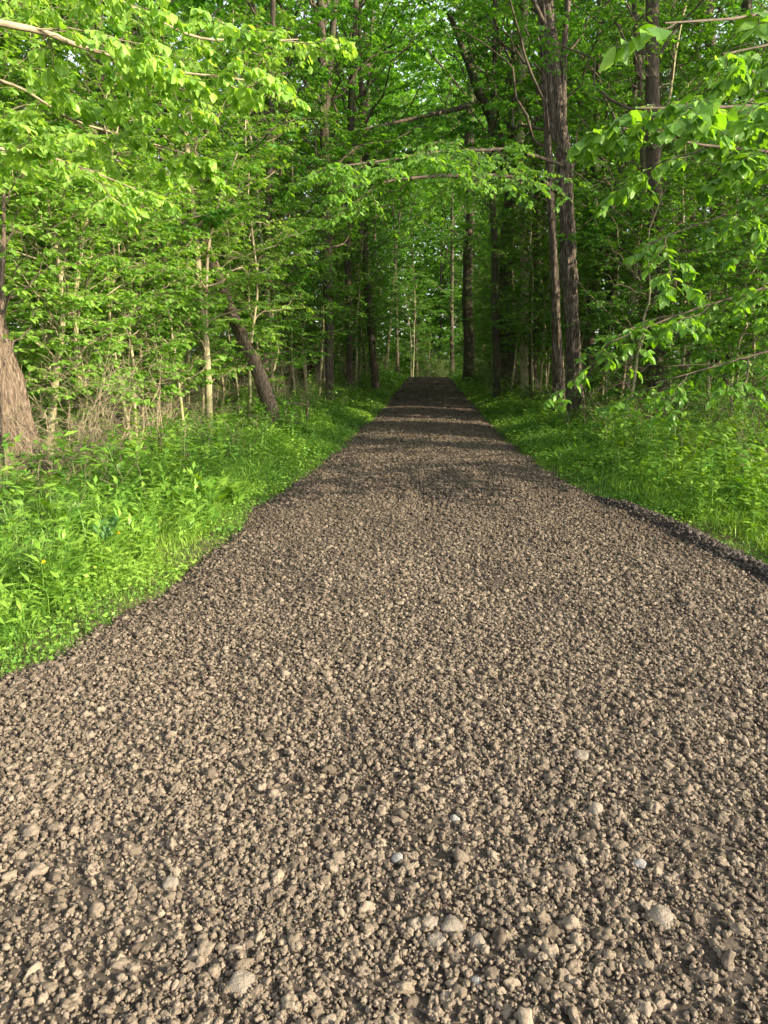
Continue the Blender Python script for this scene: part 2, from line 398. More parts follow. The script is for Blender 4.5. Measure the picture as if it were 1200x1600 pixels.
def build_ground():
    ys = np.concatenate([np.linspace(-60, 0, 30)[:-1], np.linspace(0, 20, 160)[:-1], np.linspace(20, 60, 120)[:-1], np.linspace(60, 400, 60)])
    xs = np.concatenate([np.linspace(-300, -20, 40)[:-1], np.linspace(-20, 20, 260)[:-1], np.linspace(20, 300, 40)])
    X, Y = np.meshgrid(xs, ys)
    Z = gz(X, Y)
    el, er = edgeL(Y), edgeR(Y)
    inside = (X > el + .05) & (X < er - .05)
    Z = np.where(inside, Z - .05, Z)
    tag(link('ground', grid_mesh('ground', X, Y, Z, M['soil'])), kind='structure')
    rows = [0.2]
    while rows[-1] < 75: rows.append(rows[-1] + max(.011, .0062 * rows[-1]))
    ys = np.array(rows); C = 420
    el, er = edgeL(ys) - .05, edgeR(ys) + .05
    w = np.linspace(0, 1, C)[None]
    # near rows: only as wide as can matter
    el = np.maximum(el, -3.2 - 1.0 * ys); er = np.minimum(er, 3.2 + 1.0 * ys)
    X = el[:, None] * (1 - w) + er[:, None] * w; Y = np.repeat(ys[:, None], C, 1)
    tag(link('path', grid_mesh('path', X, Y, path_z(X, Y), M['path'], smooth=True)), kind='structure')
    ys = np.linspace(-12, .2, 60); el, er = edgeL(ys), edgeR(ys)
    X = el[:, None] * (1 - w[:, ::8]) + er[:, None] * w[:, ::8]; Y = np.repeat(ys[:, None], X.shape[1], 1)
    tag(link('path', grid_mesh('path_apron', X, Y, path_z(X, Y), M['path'])), kind='structure')

# ------------------------------------------------------------------ gravel
def stone_cloud(name, pos, scl, rot, mat, kinds=6, sub_=2, seed=0, parent=None):
    me = bpy.data.meshes.new(name); n = len(pos)
    me.vertices.add(n); me.vertices.foreach_set("co", pos.astype(np.float32).ravel())
    a = me.attributes.new("scl", 'FLOAT_VECTOR', 'POINT'); a.data.foreach_set("vector", scl.astype(np.float32).ravel())
    a = me.attributes.new("rot", 'FLOAT_VECTOR', 'POINT'); a.data.foreach_set("vector", rot.astype(np.float32).ravel())
    me.update()
    o = link(name, me, parent)
    ng = bpy.data.node_groups.new(name, 'GeometryNodeTree')
    ng.interface.new_socket("Geometry", in_out='INPUT', socket_type='NodeSocketGeometry')
    ng.interface.new_socket("Geometry", in_out='OUTPUT', socket_type='NodeSocketGeometry')
    N, L = ng.nodes, ng.links
    gi, go = N.new('NodeGroupInput'), N.new('NodeGroupOutput')
    gti = N.new('GeometryNodeGeometryToInstance')
    for k in range(kinds):
        ico = N.new('GeometryNodeMeshIcoSphere'); ico.inputs['Radius'].default_value = 1; ico.inputs['Subdivisions'].default_value = sub_
        sp = N.new('GeometryNodeSetPosition'); L.new(ico.outputs[0], sp.inputs['Geometry'])
        nz = N.new('ShaderNodeTexNoise'); nz.noise_dimensions = '4D'; nz.inputs['W'].default_value = k * 3.7 + seed; nz.inputs['Scale'].default_value = .9 + .15 * k; nz.inputs['Detail'].default_value = 1.6; nz.inputs['Roughness'].default_value = .5
        ps = N.new('GeometryNodeInputPosition'); L.new(ps.outputs[0], nz.inputs['Vector'])
        mr = N.new('ShaderNodeMapRange'); mr.inputs[1].default_value = .3; mr.inputs[2].default_value = .7; mr.inputs[3].default_value = -.40; mr.inputs[4].default_value = .30
        L.new(nz.outputs[0], mr.inputs[0])
        vm = N.new('ShaderNodeVectorMath'); vm.operation = 'SCALE'; L.new(ps.outputs[0], vm.inputs[0]); L.new(mr.outputs[0], vm.inputs['Scale'])
        L.new(vm.outputs[0], sp.inputs['Offset'])
        vo = N.new('ShaderNodeTexVoronoi'); vo.voronoi_dimensions = '4D'; vo.inputs['W'].default_value = k * 2.3 + seed; vo.inputs['Scale'].default_value = 1.5
        L.new(ps.outputs[0], vo.inputs['Vector']); m2 = N.new('ShaderNodeMath'); m2.operation = 'MULTIPLY_ADD'; m2.inputs[1].default_value = -.38; m2.inputs[2].default_value = .16
        L.new(vo.outputs['Distance'], m2.inputs[0]); v2 = N.new('ShaderNodeVectorMath'); v2.operation = 'SCALE'; L.new(ps.outputs[0], v2.inputs[0]); L.new(m2.outputs[0], v2.inputs['Scale'])
        va = N.new('ShaderNodeVectorMath'); L.new(vm.outputs[0], va.inputs[0]); L.new(v2.outputs[0], va.inputs[1]); L.new(va.outputs[0], sp.inputs['Offset'])
        ss = N.new('GeometryNodeSetShadeSmooth'); L.new(sp.outputs[0], ss.inputs[0]); L.new(ss.outputs[0], gti.inputs[0])
    sm = N.new('GeometryNodeSetMaterial'); sm.inputs['Material'].default_value = mat
    L.new(gti.outputs[0], sm.inputs[0])
    ip = N.new('GeometryNodeInstanceOnPoints'); ip.inputs['Pick Instance'].default_value = True
    L.new(gi.outputs[0], ip.inputs['Points']); L.new(sm.outputs[0], ip.inputs['Instance'])
    rv = N.new('FunctionNodeRandomValue'); rv.data_type = 'INT'
    [s for s in rv.inputs if s.name == 'Max' and s.type == 'INT'][0].default_value = kinds - 1
    L.new([s for s in rv.outputs if s.type == 'INT'][0], ip.inputs['Instance Index'])
    for nm, sock in (("rot", 'Rotation'), ("scl", 'Scale')):
        na = N.new('GeometryNodeInputNamedAttribute'); na.data_type = 'FLOAT_VECTOR'; na.inputs['Name'].default_value = nm
        L.new(na.outputs[0], ip.inputs[sock])
    L.new(ip.outputs[0], go.inputs[0])
    md = o.modifiers.new('scatter', 'NODES'); md.node_group = ng
    me.materials.append(mat)
    return o
def frustum_x(y):
    return -.62 * y - 1.2, .58 * y + 1.2
def build_gravel():
    rng = np.random.default_rng(11)
    P, S = [], []
    for y0, y1, r, dens in ((.7, 2.2, .0046, 14500), (2.2, 4.0, .0055, 10000), (4.0, 7.0, .0070, 5200), (7, 12, .0098, 2300), (12, 22, .0135, 850), (22, 46, .022, 240)):
        for a in np.arange(y0, y1, .5):
            b = min(a + .5, y1); xl, xr = frustum_x((a + b) / 2)
            xl = max(xl, float(edgeL(np.array([a]))[0]) - .1); xr = min(xr, float(edgeR(np.array([a]))[0]) + .1)
            n = int(dens * (xr - xl) * (b - a))
            x = rng.uniform(xl, xr, n); y = rng.uniform(a, b, n)
            sp = .16 * rng.random(n) ** 3; keep = (x > edgeL(y) - sp) & (x < edgeR(y) + sp)
            # patches of bare dust and fines between the stones
            bare = noise2(x * 2.3 + 9, y * 2.3 + 1)
            bare = bare + .16 * np.exp(-((x + .95) / .3) ** 2) + .16 * np.exp(-((x - .75) / .3) ** 2)
            keep &= rng.random(n) < np.clip(2.2 - 2.2 * bare, .5, 1)
            x, y = x[keep], y[keep]; n = len(x)
            if y0 < 7 and n > 60:      # crumbs stick together in clods
                mem = rng.random(n) < .35; par = rng.integers(0, n, n); od = rng.normal(0, r * 1.3, (n, 2))
                x = np.where(mem, x[par] + od[:, 0], x); y = np.where(mem, y[par] + od[:, 1], y)
            s = r * rng.lognormal(0, .5, n)
            big = rng.random(n) < (.03 if y0 < 2 else .012 * (y0 + 1) / 2)
            s = np.where(big, np.maximum(s, .011 + .014 * rng.random(n) ** 1.5), np.minimum(s, .018 if y0 < 7 else .024))
            z = path_z(x, y) + s * rng.uniform(-.35, .5, n) + np.where(s < .012, rng.uniform(0, .010, n), 0) * np.clip(3 / y, .5, 1)
            P.append(np.stack([x, y, z], 1)); S.append(s[:, None] * rng.uniform(.6, 1.35, (n, 3)) * np.array([1, 1, .75]))
    P = np.concatenate(P); S = np.concatenate(S)
    R = rng.uniform(-1, 1, (len(P), 3)) * np.array([.6, .6, 3.14])
    dusty = rng.random(len(P)) < np.clip(1.15 - (P[:, 1] + 1.6 * (noise2(P[:, 0] * .9, P[:, 1] * .9) - .5) * 2) / 5.6, .0, 1)  # pale share drops with distance: falloff of sunlight painted as stone colour
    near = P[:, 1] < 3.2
    for msk, mt, kn, sb, lab in ((near & dusty, 'stone_near', 8, 3, 'loose tan gravel, colour lightened for sunlight, covering the near part of the path'), (~near & dusty, 'stone_near', 6, 2, 'loose tan gravel, colour lightened for sunlight, thinning out towards the middle of the path'),
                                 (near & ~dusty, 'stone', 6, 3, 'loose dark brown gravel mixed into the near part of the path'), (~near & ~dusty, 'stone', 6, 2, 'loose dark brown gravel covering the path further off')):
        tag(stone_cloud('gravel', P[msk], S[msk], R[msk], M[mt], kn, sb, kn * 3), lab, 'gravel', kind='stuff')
    print('stones', len(P))
    # --- single larger pebbles one can point to
    peb = [(708, 1478, 17, 'tan', 'large smooth tan pebble, biggest of the cluster at the bottom middle of the path'),
           (744, 1505, 14, 'tan', 'pointed tan pebble just right of the largest tan pebble'),
           (682, 1500, 13, 'tan', 'rounded tan stone left of the largest tan pebble'),
           (648, 1470, 11, 'tan', 'small oval tan pebble beside a lumpy clod near the bottom middle'),
           (672, 1470, 11, 'tan', 'oval tan pebble directly left of the largest tan pebble'),
           (378, 1575, 19, 'tan', 'large pale stone at the bottom edge left of the middle'),
           (268, 1412, 14, 'tan', 'round tan stone lying alone in the lower left of the path'),
           (1028, 1474, 17, 'tan', 'wide blocky stone in the lower right of the path'),
           (906, 1215, 11, 'tan', 'flat round tan stone right of the middle of the path'),
           (929, 1302, 13, 'tan', 'oval brown stone below the flat round tan one on the right'),
           (718, 1248, 10, 'tan', 'left one of a pair of small round tan pebbles near the middle'),
           (736, 1240, 9, 'tan', 'right one of a pair of small round tan pebbles near the middle'),
           (622, 1367, 9, 'white', 'white pebble lying in a bare patch of dust'),
           (709, 1306, 8, 'white', 'pale bluish white chip above the bare patch of dust'),
           (744, 1567, 8, 'white', 'small white pebble near the bottom edge right of the middle'),
           (997, 1388, 8, 'white', 'small white chip in the lower right of the path')]
    for i, (u, v, rp, mt, lab) in enumerate(peb):
        p = G(u, v); d = np.linalg.norm(p - np.array([0, 0, CAM_Z])); r = rp / F * d * .95
        rg = np.random.default_rng(300 + i)
        import bmesh
        bm = bmesh.new(); bmesh.ops.create_icosphere(bm, subdivisions=4, radius=1)
        sx = rg.uniform(.85, 1.1), rg.uniform(.75, 1.15), rg.uniform(.6, .8)
        co = np.array([q.co[:] for q in bm.verts])
        n = noise3(co[:, 0] * 1.1 + 9 + i * 3, co[:, 1] * 1.1 + 9, co[:, 2] * 1.1 + 9) - .5
        n2 = noise3(co[:, 0] * 4 + 9, co[:, 1] * 4 + 9 + i, co[:, 2] * 4 + 9) - .5
        co = co * (1 + .55 * n + .06 * n2)[:, None] * np.array(sx) * r
        for q, c in zip(bm.verts, co): q.co = c
        me = bpy.data.meshes.new('pebble'); bm.to_mesh(me); bm.free()
        for pl in me.polygons: pl.use_smooth = True
        me.materials.append(M['stone_' + mt])
        o = link('pebble', me, None, (p[0], p[1], float(path_z(p[0:1], p[1:2])[0]) + r * .12))
        o.rotation_euler = (rg.uniform(-.2, .2), rg.uniform(-.2, .2), rg.uniform(0, 6))
        tag(o, lab, 'pebble')
    # --- the dark ridge along the right edge
    pts = [G(u, v)[:2] for u, v in ((905, 779), (935, 787), (985, 803), (1045, 830), (1110, 865), (1200, 911), (1320, 980), (1500, 1090))]
    c, _ = resample(np.column_stack([np.array(pts), np.zeros(len(pts))]), np.zeros(len(pts)), 420)
    t = np.gradient(c, axis=0); t = nrm(t); nx = np.stack([t[:, 1], -t[:, 0]], 1)
    s = np.concatenate([[0], np.cumsum(np.linalg.norm(np.diff(c, axis=0), axis=1))])
    W = 36; a = np.linspace(-1, 1, W)
    half = .17 * np.clip(s / .5, .05, 1) * (1 + .4 * (noise2(s * 2, s * 0) - .5)); hh = .07 * np.clip(s / .7, .0, 1) * (1 + .5 * (noise2(s * 1.6 + 4, s * 0) - .5))
    X = c[:, 0:1] + nx[:, 0:1] * half[:, None] * a; Y = c[:, 1:2] + nx[:, 1:2] * half[:, None] * a
    Z = path_z(X, Y) * .5 + .01 + hh[:, None] * (np.cos(a * math.pi) * .5 + .5) ** .8 - .012 * (np.abs(a) > .95)
    Z = Z + .03 * (noise2(X * 14, Y * 14) - .5) + .02 * (1 - worley(X * 26, Y * 26)) - .01
    root = empty('gravel_ridge', (float(c[60, 0]), float(c[60, 1]), 0))
    tag(root, 'low ridge of fresh dark gravel heaped along the right edge of the path', 'gravel ridge')
    o = link('heap', grid_mesh('gravel_heap', X, Y, Z, M['berm']), root); o.matrix_parent_inverse = root.matrix_world.inverted(); o.location = -np.array(root.location)
    n = 9000; i = rng.integers(2, 418, n); j = rng.integers(1, W - 1, n)
    p = np.stack([X[i, j], Y[i, j], Z[i, j]], 1) + rng.normal(0, .006, (n, 3))
    sc = .0095 * rng.lognormal(0, .35, n)
    o = stone_cloud('loose_stones', p, sc[:, None] * rng.uniform(.7, 1.3, (n, 3)), rng.uniform(-3, 3, (n, 3)), M['stone_dark'], 6, 2, 50, root)
    o.location = -np.array(root.location); tag(o, kind='stuff')

# ------------------------------------------------------------------ grass and ground cover
def blades(g, x, y, z, h, w, rng, lean=.5, tint=(.1, .9), tb=0.0):
    n = len(x); az = rng.uniform(0, 6.283, n); ln = rng.uniform(.05, lean, n) * h
    fa = az + rng.uniform(-1, 1, n)
    dx, dy = np.cos(az), np.sin(az); sx, sy = -np.sin(fa), np.cos(fa)
    V = []
    for t, ww in ((0, 1), (.4, .9), (.75, .55)):
        cx = x + dx * ln * t * t * 1.6; cyy = y + dy * ln * t * t * 1.6; cz = z + h * (t - .25 * t * t * lean)
        V.append(np.stack([cx - sx * w * ww / 2, cyy - sy * w * ww / 2, cz], 1)); V.append(np.stack([cx + sx * w * ww / 2, cyy + sy * w * ww / 2, cz], 1))
    V.append(np.stack([x + dx * ln * 1.7, y + dy * ln * 1.7, z + h * (1 - .25 * lean) - ln * .3], 1))
    V = np.stack(V, 1)
    off = (np.arange(n) * 7)[:, None, None]
    g.add(V, f3=np.array([[4, 5, 6]])[None] + off, f4=np.array([[0, 1, 3, 2], [2, 3, 5, 4]])[None] + off, tint=np.repeat(np.clip(rng.uniform(tint[0], tint[1], n) + tb, -.1, 1.15), 7))
def scatter(rng, side, y0, y1, o0, o1, dens):
    out = []
    for a in np.arange(y0, y1, 1.0):
        b = min(a + 1, y1); dn = dens((a + b) / 2) if callable(dens) else dens
        n = int(dn * (o1 - o0) * (b - a)); y = rng.uniform(a, b, n); o = rng.uniform(o0, o1, n)
        x = edgeL(y) - o if side < 0 else edgeR(y) + o
        xl, xr = frustum_x(y); k = (x > xl - .5) & (x < xr + .5)
        out.append(np.stack([x[k], y[k], o[k]], 1))
    return np.concatenate(out)
def build_cover():
    rng = np.random.default_rng(21)
    g = Geo()
    for side in (-1, 1):
        for y0, y1, o0, o1, dn, hs, w in ((2.5, 8, -.0, .9, 2600, .09, .0045), (2.5, 8, .3, 3.5, 1500, .20, .006), (8, 16, -.06, 1.2, 1700, .10, .007), (8, 16, .3, 5, 750, .22, .009),
                                           (16, 30, -.06, 2.2, 600, .16, .014), (16, 30, 1, 9, 160, .3, .02), (30, 62, -.1, 2.5, 180, .2, .035)):
            p = scatter(rng, side, y0, y1, o0, o1, dn); x, y = p[:, 0], p[:, 1]
            cl = noise2(x * 1.3 + 40, y * 1.3) ; k = rng.random(len(x)) < np.clip(cl * 1.7, .25, 1); x, y, o = x[k], y[k], p[k, 2]
            h = hs * rng.uniform(.4, 1.5, len(x)) * (.6 + .9 * noise2(x * .9, y * .9 + 50)) * np.clip(.55 + o * .7, .4, 1)
            blades(g, x, y, gz(x, y) - .01, h, w * rng.uniform(.6, 1.3, len(x)), rng, .9, (.15, .95), tb=1.6 * (noise2(x * .8 + 11, y * .8) - .5))
    tag(link('grass', g.mesh('grass', M['grass'])), 'bright green grass covering the verges on both sides of the path', 'grass', kind='stuff')
    print('grass verts', g.n)
    g = Geo()
    for side in (-1, 1):
        for y0, y1, o0, o1, dn, hs, sz in ((3, 9, .02, 3.8, 2600, .26, .032), (9, 18, .05, 5.5, 1200, .36, .045), (18, 32, .05, 8, 420, .42, .075), (32, 62, 0, 9, 130, .5, .14)):
            p = scatter(rng, side, y0, y1, o0, o1, dn); x, y, o = p.T
            cl = noise2(x * 1.1, y * 1.1 + 20); k = rng.random(len(x)) < np.clip((cl - .25) * 2.5, .08, 1); x, y, o, cl = x[k], y[k], o[k], cl[k]
            n = len(x); top = hs * (.2 + 2.2 * np.clip(o / 1.8, 0, 1) * np.clip(cl - .2, 0, 1) + .2 * cl) * (.6 + .8 * noise2(x * 2.6 + 5, y * 2.6))
            z = gz(x, y) + top * rng.uniform(.15, 1, n) ** .6
            az = rng.uniform(0, 6.28, n); d = np.stack([np.cos(az), np.sin(az), rng.uniform(-.5, .4, n)], 1)
            leaves(g, np.stack([x, y, z], 1), d, np.array([0, 0, 1.]) + rng.normal(0, .4, (n, 3)), sz * rng.uniform(.45, 1.3, n) * (.6 + 1.0 * noise2(x * 2.2, y * 2.2 + 60)), np.clip(rng.uniform(.1, .9, n) + 1.5 * (noise2(x * 1.4 + 31, y * 1.4) - .5), -.1, 1.1), 'lo', 1.15)
    for side in (-1, 1):
        for y0, y1, o0, o1, dn, hs in ((3, 8, .35, 3.6, 30, .5), (8, 16, .5, 4.5, 20, .58), (16, 30, .6, 6, 7, .6)):
            p = scatter(rng, side, y0, y1, o0, o1, dn); x, y, o = p.T; m = 18; n = len(x)
            h = hs * rng.uniform(.5, 1.25, n) * np.clip(.45 + .5 * o, .4, 1.1) * (.55 + .9 * noise2(x * .8, y * .8))
            t = rng.uniform(.15, 1, (n, m)); ln = rng.normal(0, .12, (n, 2))
            X = x[:, None] + ln[:, :1] * t * h[:, None]; Y = y[:, None] + ln[:, 1:] * t * h[:, None]; Z = gz(x, y)[:, None] + t * h[:, None]
            az = rng.uniform(0, 6.28, (n, m)); d = np.stack([np.cos(az), np.sin(az), rng.uniform(-.1, .7, (n, m))], -1).reshape(-1, 3)
            leaves(g, np.stack([X, Y, Z], -1).reshape(-1, 3), d, np.array([0, 0, 1.]) + rng.normal(0, .25, d.shape), (h[:, None] * .26 * (1.2 - .5 * t) * rng.uniform(.7, 1.2, (n, m))).ravel(), np.repeat(rng.uniform(.2, 1, n), m), 'lance', 1.5)
            blades(g, x, y, gz(x, y), h, np.full(n, .005 + .0004 * (y0 + y1)), rng, .12, (.2, .6))
    tag(link('ground_cover', g.mesh('ground_cover', M['herb'])), 'low broad-leaved weeds growing thickly along both verges', 'ground cover', kind='stuff')
    print('cover verts', g.n)
    # low woodland undergrowth between the trunks
    g = Geo()
    for side in (-1, 1):
        for y0, y1, o0, o1, dn, hs, sz in ((4, 12, 2.6, 14, 130, .6, .06), (12, 25, 2.0, 20, 200, .9, .08), (25, 70, 2.2, 30, 80, 2.2, .17)):
            p = scatter(rng, side, y0, y1, o0, o1, dn); x, y, o = p.T
            if side > 0: k = (y > 13) | (o > 5) ; x, y, o = x[k], y[k], o[k]
            cl = noise2(x * .6, y * .6 + 20) + .4 * (noise2(x * 2.1, y * 2.1) - .5); k = rng.random(len(x)) < np.clip((cl - .3) * 2.2, .05, 1); x, y, o, cl = x[k], y[k], o[k], cl[k]
            n = len(x); top = hs * np.clip((o - 1.6) / 2.5, .2, 1) * (cl + .15)
            z = gz(x, y) + top * rng.uniform(.05, 1.2, n)
            az = rng.uniform(0, 6.28, n); d = np.stack([np.cos(az), np.sin(az), rng.uniform(-.6, .2, n)], 1)
            leaves(g, np.stack([x, y, z], 1), d, np.array([0, 0, 1.]) + rng.normal(0, .35, (n, 3)), sz * rng.uniform(.5, 1.4, n), rng.uniform(0, .8, n), 'lo', 1.0)
    tag(link('undergrowth', g.mesh('undergrowth', M['leaf_deep'])), 'shaded leafy undergrowth on the floor of the wood', 'undergrowth', kind='stuff')
    print('undergrowth', g.n)

# ------------------------------------------------------------------ trees
def assemble(name, base, parts, rz=0, sc=1):
    """parts: list of (name, Geo, material, smooth) in coordinates relative to the base."""
    root = empty(name, base, rz, sc)
    for pn, g, mt, sm in parts:
        if g.n: link(pn, g.mesh(name + '_' + pn, mt, sm), root)
    return root
def proto_canopy(seed, H=18, r0=.16, c0=.28, L=3.6, prim=30, size=.14, mats=('bark', 'twig', 'leaf_deep'), sec=10, ter=4, nleaf=7, wob=.5, **kw):
    rng = np.random.default_rng(seed)
    n = 24; z = np.linspace(-.3, H, n)
    lean = rng.normal(0, .02, 2)
    tp = np.stack([lean[0] * z * 3, lean[1] * z * 3, z], 1); w = np.cumsum(rng.normal(0, wob * .3, (n, 2)), 0) / math.sqrt(n) * (z[:, None] / H); tp[:, :2] += w
    tr = r0 * (1 - .85 * np.clip(z / H, 0, 1)) ** .9 + r0 * .6 * np.exp(-np.maximum(z, 0) / .25)
    W, T, C = Geo(), Geo(), Geo()
    grow(W, T, C, tp, tr, rng, prim=prim, c0=c0, L=L, sec=sec, ter=ter, nleaf=nleaf, size=size, sides=10, ridge=.25, **kw)
    return assemble('tree', (0, 0, 0), [('trunk', W, M[mats[0]], True), ('branches', T, M[mats[1]], True), ('crown', C, M[mats[2]], False)]), C.n
def proto_sapling(seed, H=6, r0=.035, L=1.9, prim=24, size=.095, c0=.2, kind='lo', mats=('bark_pale', 'twig', 'leaf'), name='sapling', **kw):
    rng = np.random.default_rng(seed)
    n = 16; z = np.linspace(-.1, H, n); lean = rng.normal(0, .05, 2)
    tp = np.stack([lean[0] * z, lean[1] * z, z], 1); tp[:, :2] += np.cumsum(rng.normal(0, .12, (n, 2)), 0) / math.sqrt(n) * (z[:, None] / H) * 3
    tr = r0 * (1 - .85 * np.clip(z / H, 0, 1)) + .004
    W, T, C = Geo(), Geo(), Geo()
    grow(W, T, C, tp, tr, rng, prim=prim, c0=c0, L=L, ang=1.15, sec=9, secL=.45, ter=3, terL=.5, nleaf=6, size=size, kind=kind, droop=.15, shape='top', sides=7, **kw)
    return assemble(name, (0, 0, 0), [('trunk', W, M[mats[0]], True), ('branches', T, M[mats[1]], True), ('crown', C, M[mats[2]], False)]), C.n
def proto_shrub(seed, H=1.8, stems=9, size=.05, leafy=1.0, mats=('twig', 'leaf'), kind='lo', spread=.6, name='shrub', up=.1):
    rng = np.random.default_rng(seed)
    W, C = Geo(), Geo()
    az = rng.uniform(0, 6.28, stems); tilt = rng.uniform(.05, spread, stems)
    o = np.stack([np.cos(az) * .12, np.sin(az) * .12, np.full(stems, -.03)], 1) * rng.uniform(.3, 1.6, (stems, 1))
    d = nrm(np.stack([np.cos(az) * np.sin(tilt), np.sin(az) * np.sin(tilt), np.cos(tilt)], 1))
    LL = H * rng.uniform(.6, 1.15, stems)
    P = curves(o, d, LL, 10, rng, .12, .18)
    tubes(W, P, (.004 + LL * .0035)[:, None] * np.linspace(1, .25, 10)[None], 5)
    o, d, l, t = children(P, 9, rng, .15, 1, .8, .3, 1, .4, up, False, .3); l = l * np.repeat(LL, 9) * .38
    P2 = curves(o, d, l, 6, rng, .12, .12); tubes(W, P2, (.0016 + l * .005)[:, None] * np.linspace(1, .4, 6)[None], 3)
    o, d, l3, t = children(P2, 4, rng, .1, .95, .8, .3, 1, .4, .0, True, .3); l3 = l3 * np.repeat(l, 4) * .5
    P3 = curves(o, d, l3, 4, rng, .1, .1); tubes(W, P3, (.0012 + l3 * .004)[:, None] * np.linspace(1, .4, 4)[None], 3)
    if leafy > 0:
        k2 = rng.random(len(P2)) < leafy; k3 = rng.random(len(P3)) < leafy
        if k2.any(): leaf_on(C, P2[k2], 5, rng, size, kind)
        if k3.any(): leaf_on(C, P3[k3], 5, rng, size, kind)
    return assemble(name, (0, 0, 0), [('stems', W, M[mats[0]], True), ('leaves', C, M[mats[1]], False)]), C.n

HEROES = []
def hero(name, Y, pts, rad, label, cat='tree', seed=0, mats=('bark', 'twig', 'leaf_deep'), sides=20, ridge=.3, crown=True, extra=(), base_z=None, n=60, flare=.5, group=None, **kw):
    """a tree whose trunk follows points seen in the photo at its own distance Y (metres along the path)."""
    rng = np.random.default_rng(seed + 1000)
    Ys = Y if isinstance(Y, (list, tuple)) else [Y] * len(pts)
    P = np.array([At(u, v, yy) for (u, v), yy in zip(pts, Ys)])
    R = np.array([r / F * np.linalg.norm(p - np.array([0, 0, CAM_Z])) for r, p in zip(rad, P)])
    b = P[0].copy(); b[2] = float(gz(b[0:1], b[1:2])[0]) - .1
    if P[0][2] > b[2] + .15: P = np.vstack([b, P]); R = np.concatenate([[R[0] * 1.05], R])
    else: P[0] = b
    TP, TR = resample(P, R, n, .012, rng)
    TR = TR * (1 + flare * np.exp(-np.maximum(TP[:, 2] - b[2], 0) / .25))
    W, T, C = Geo(), Geo(), Geo()
    TPl = TP - b
    if crown: grow(W, T, C, TPl, TR, rng, sides=sides, ridge=ridge, **kw)
    else: tubes(W, TPl, TR, sides, ridge=ridge, seed=seed)
    for ex in extra:
        Ye = ex['Y'] if isinstance(ex['Y'], (list, tuple)) else [ex['Y']] * len(ex['p'])
        Q = np.array([At(u, v, yy) for (u, v), yy in zip(ex['p'], Ye)]) - b
        Rq = np.array([r / F * yy for r, yy in zip(ex['r'], Ye)])
        n_ = 30
        Q, Rq = resample(Q, Rq, n_, .02, rng)
        tubes(W if ex.get('thick') else T, Q, Rq, 16 if ex.get('thick') else 7, ridge=.3 if ex.get('thick') else 0, seed=seed + 3)
        if ex.get('spray'):
            s = dict(L=1.0, m=10, size=.09, kind='hi', nleaf=6, sec=7, ter=2, t0=.2, droop=.2, up=0); s.update(ex['spray'])
            o, d, l, t = children(Q[None], s['m'], rng, s['t0'], 1.0, .75, .3, s['L'], .3, s['up'], True, .35)
            P1 = curves(o, d, l, 8, rng, .09, s['droop'])
            tubes(T, P1, (.002 + l * .006)[:, None] * np.linspace(1, .3, 8)[None], 4)
            sub(T, C, P1, l, rng, s['sec'], .45, s['ter'], .5, s['nleaf'], s['size'], s['kind'], s['droop'], 0, s.get('tint', (.2, .9)), s.get('wscale', 1.0), s.get('leafdroop', .5))
            leaf_on(C, P1, 8, rng, s['size'], s['kind'])
    root = assemble(name, tuple(b), [('trunk', W, M[mats[0]], True), ('branches', T, M[mats[1]], True), ('crown', C, M[mats[2]], False)])
    tag(root, label, cat, group); HEROES.append(root)
    return root

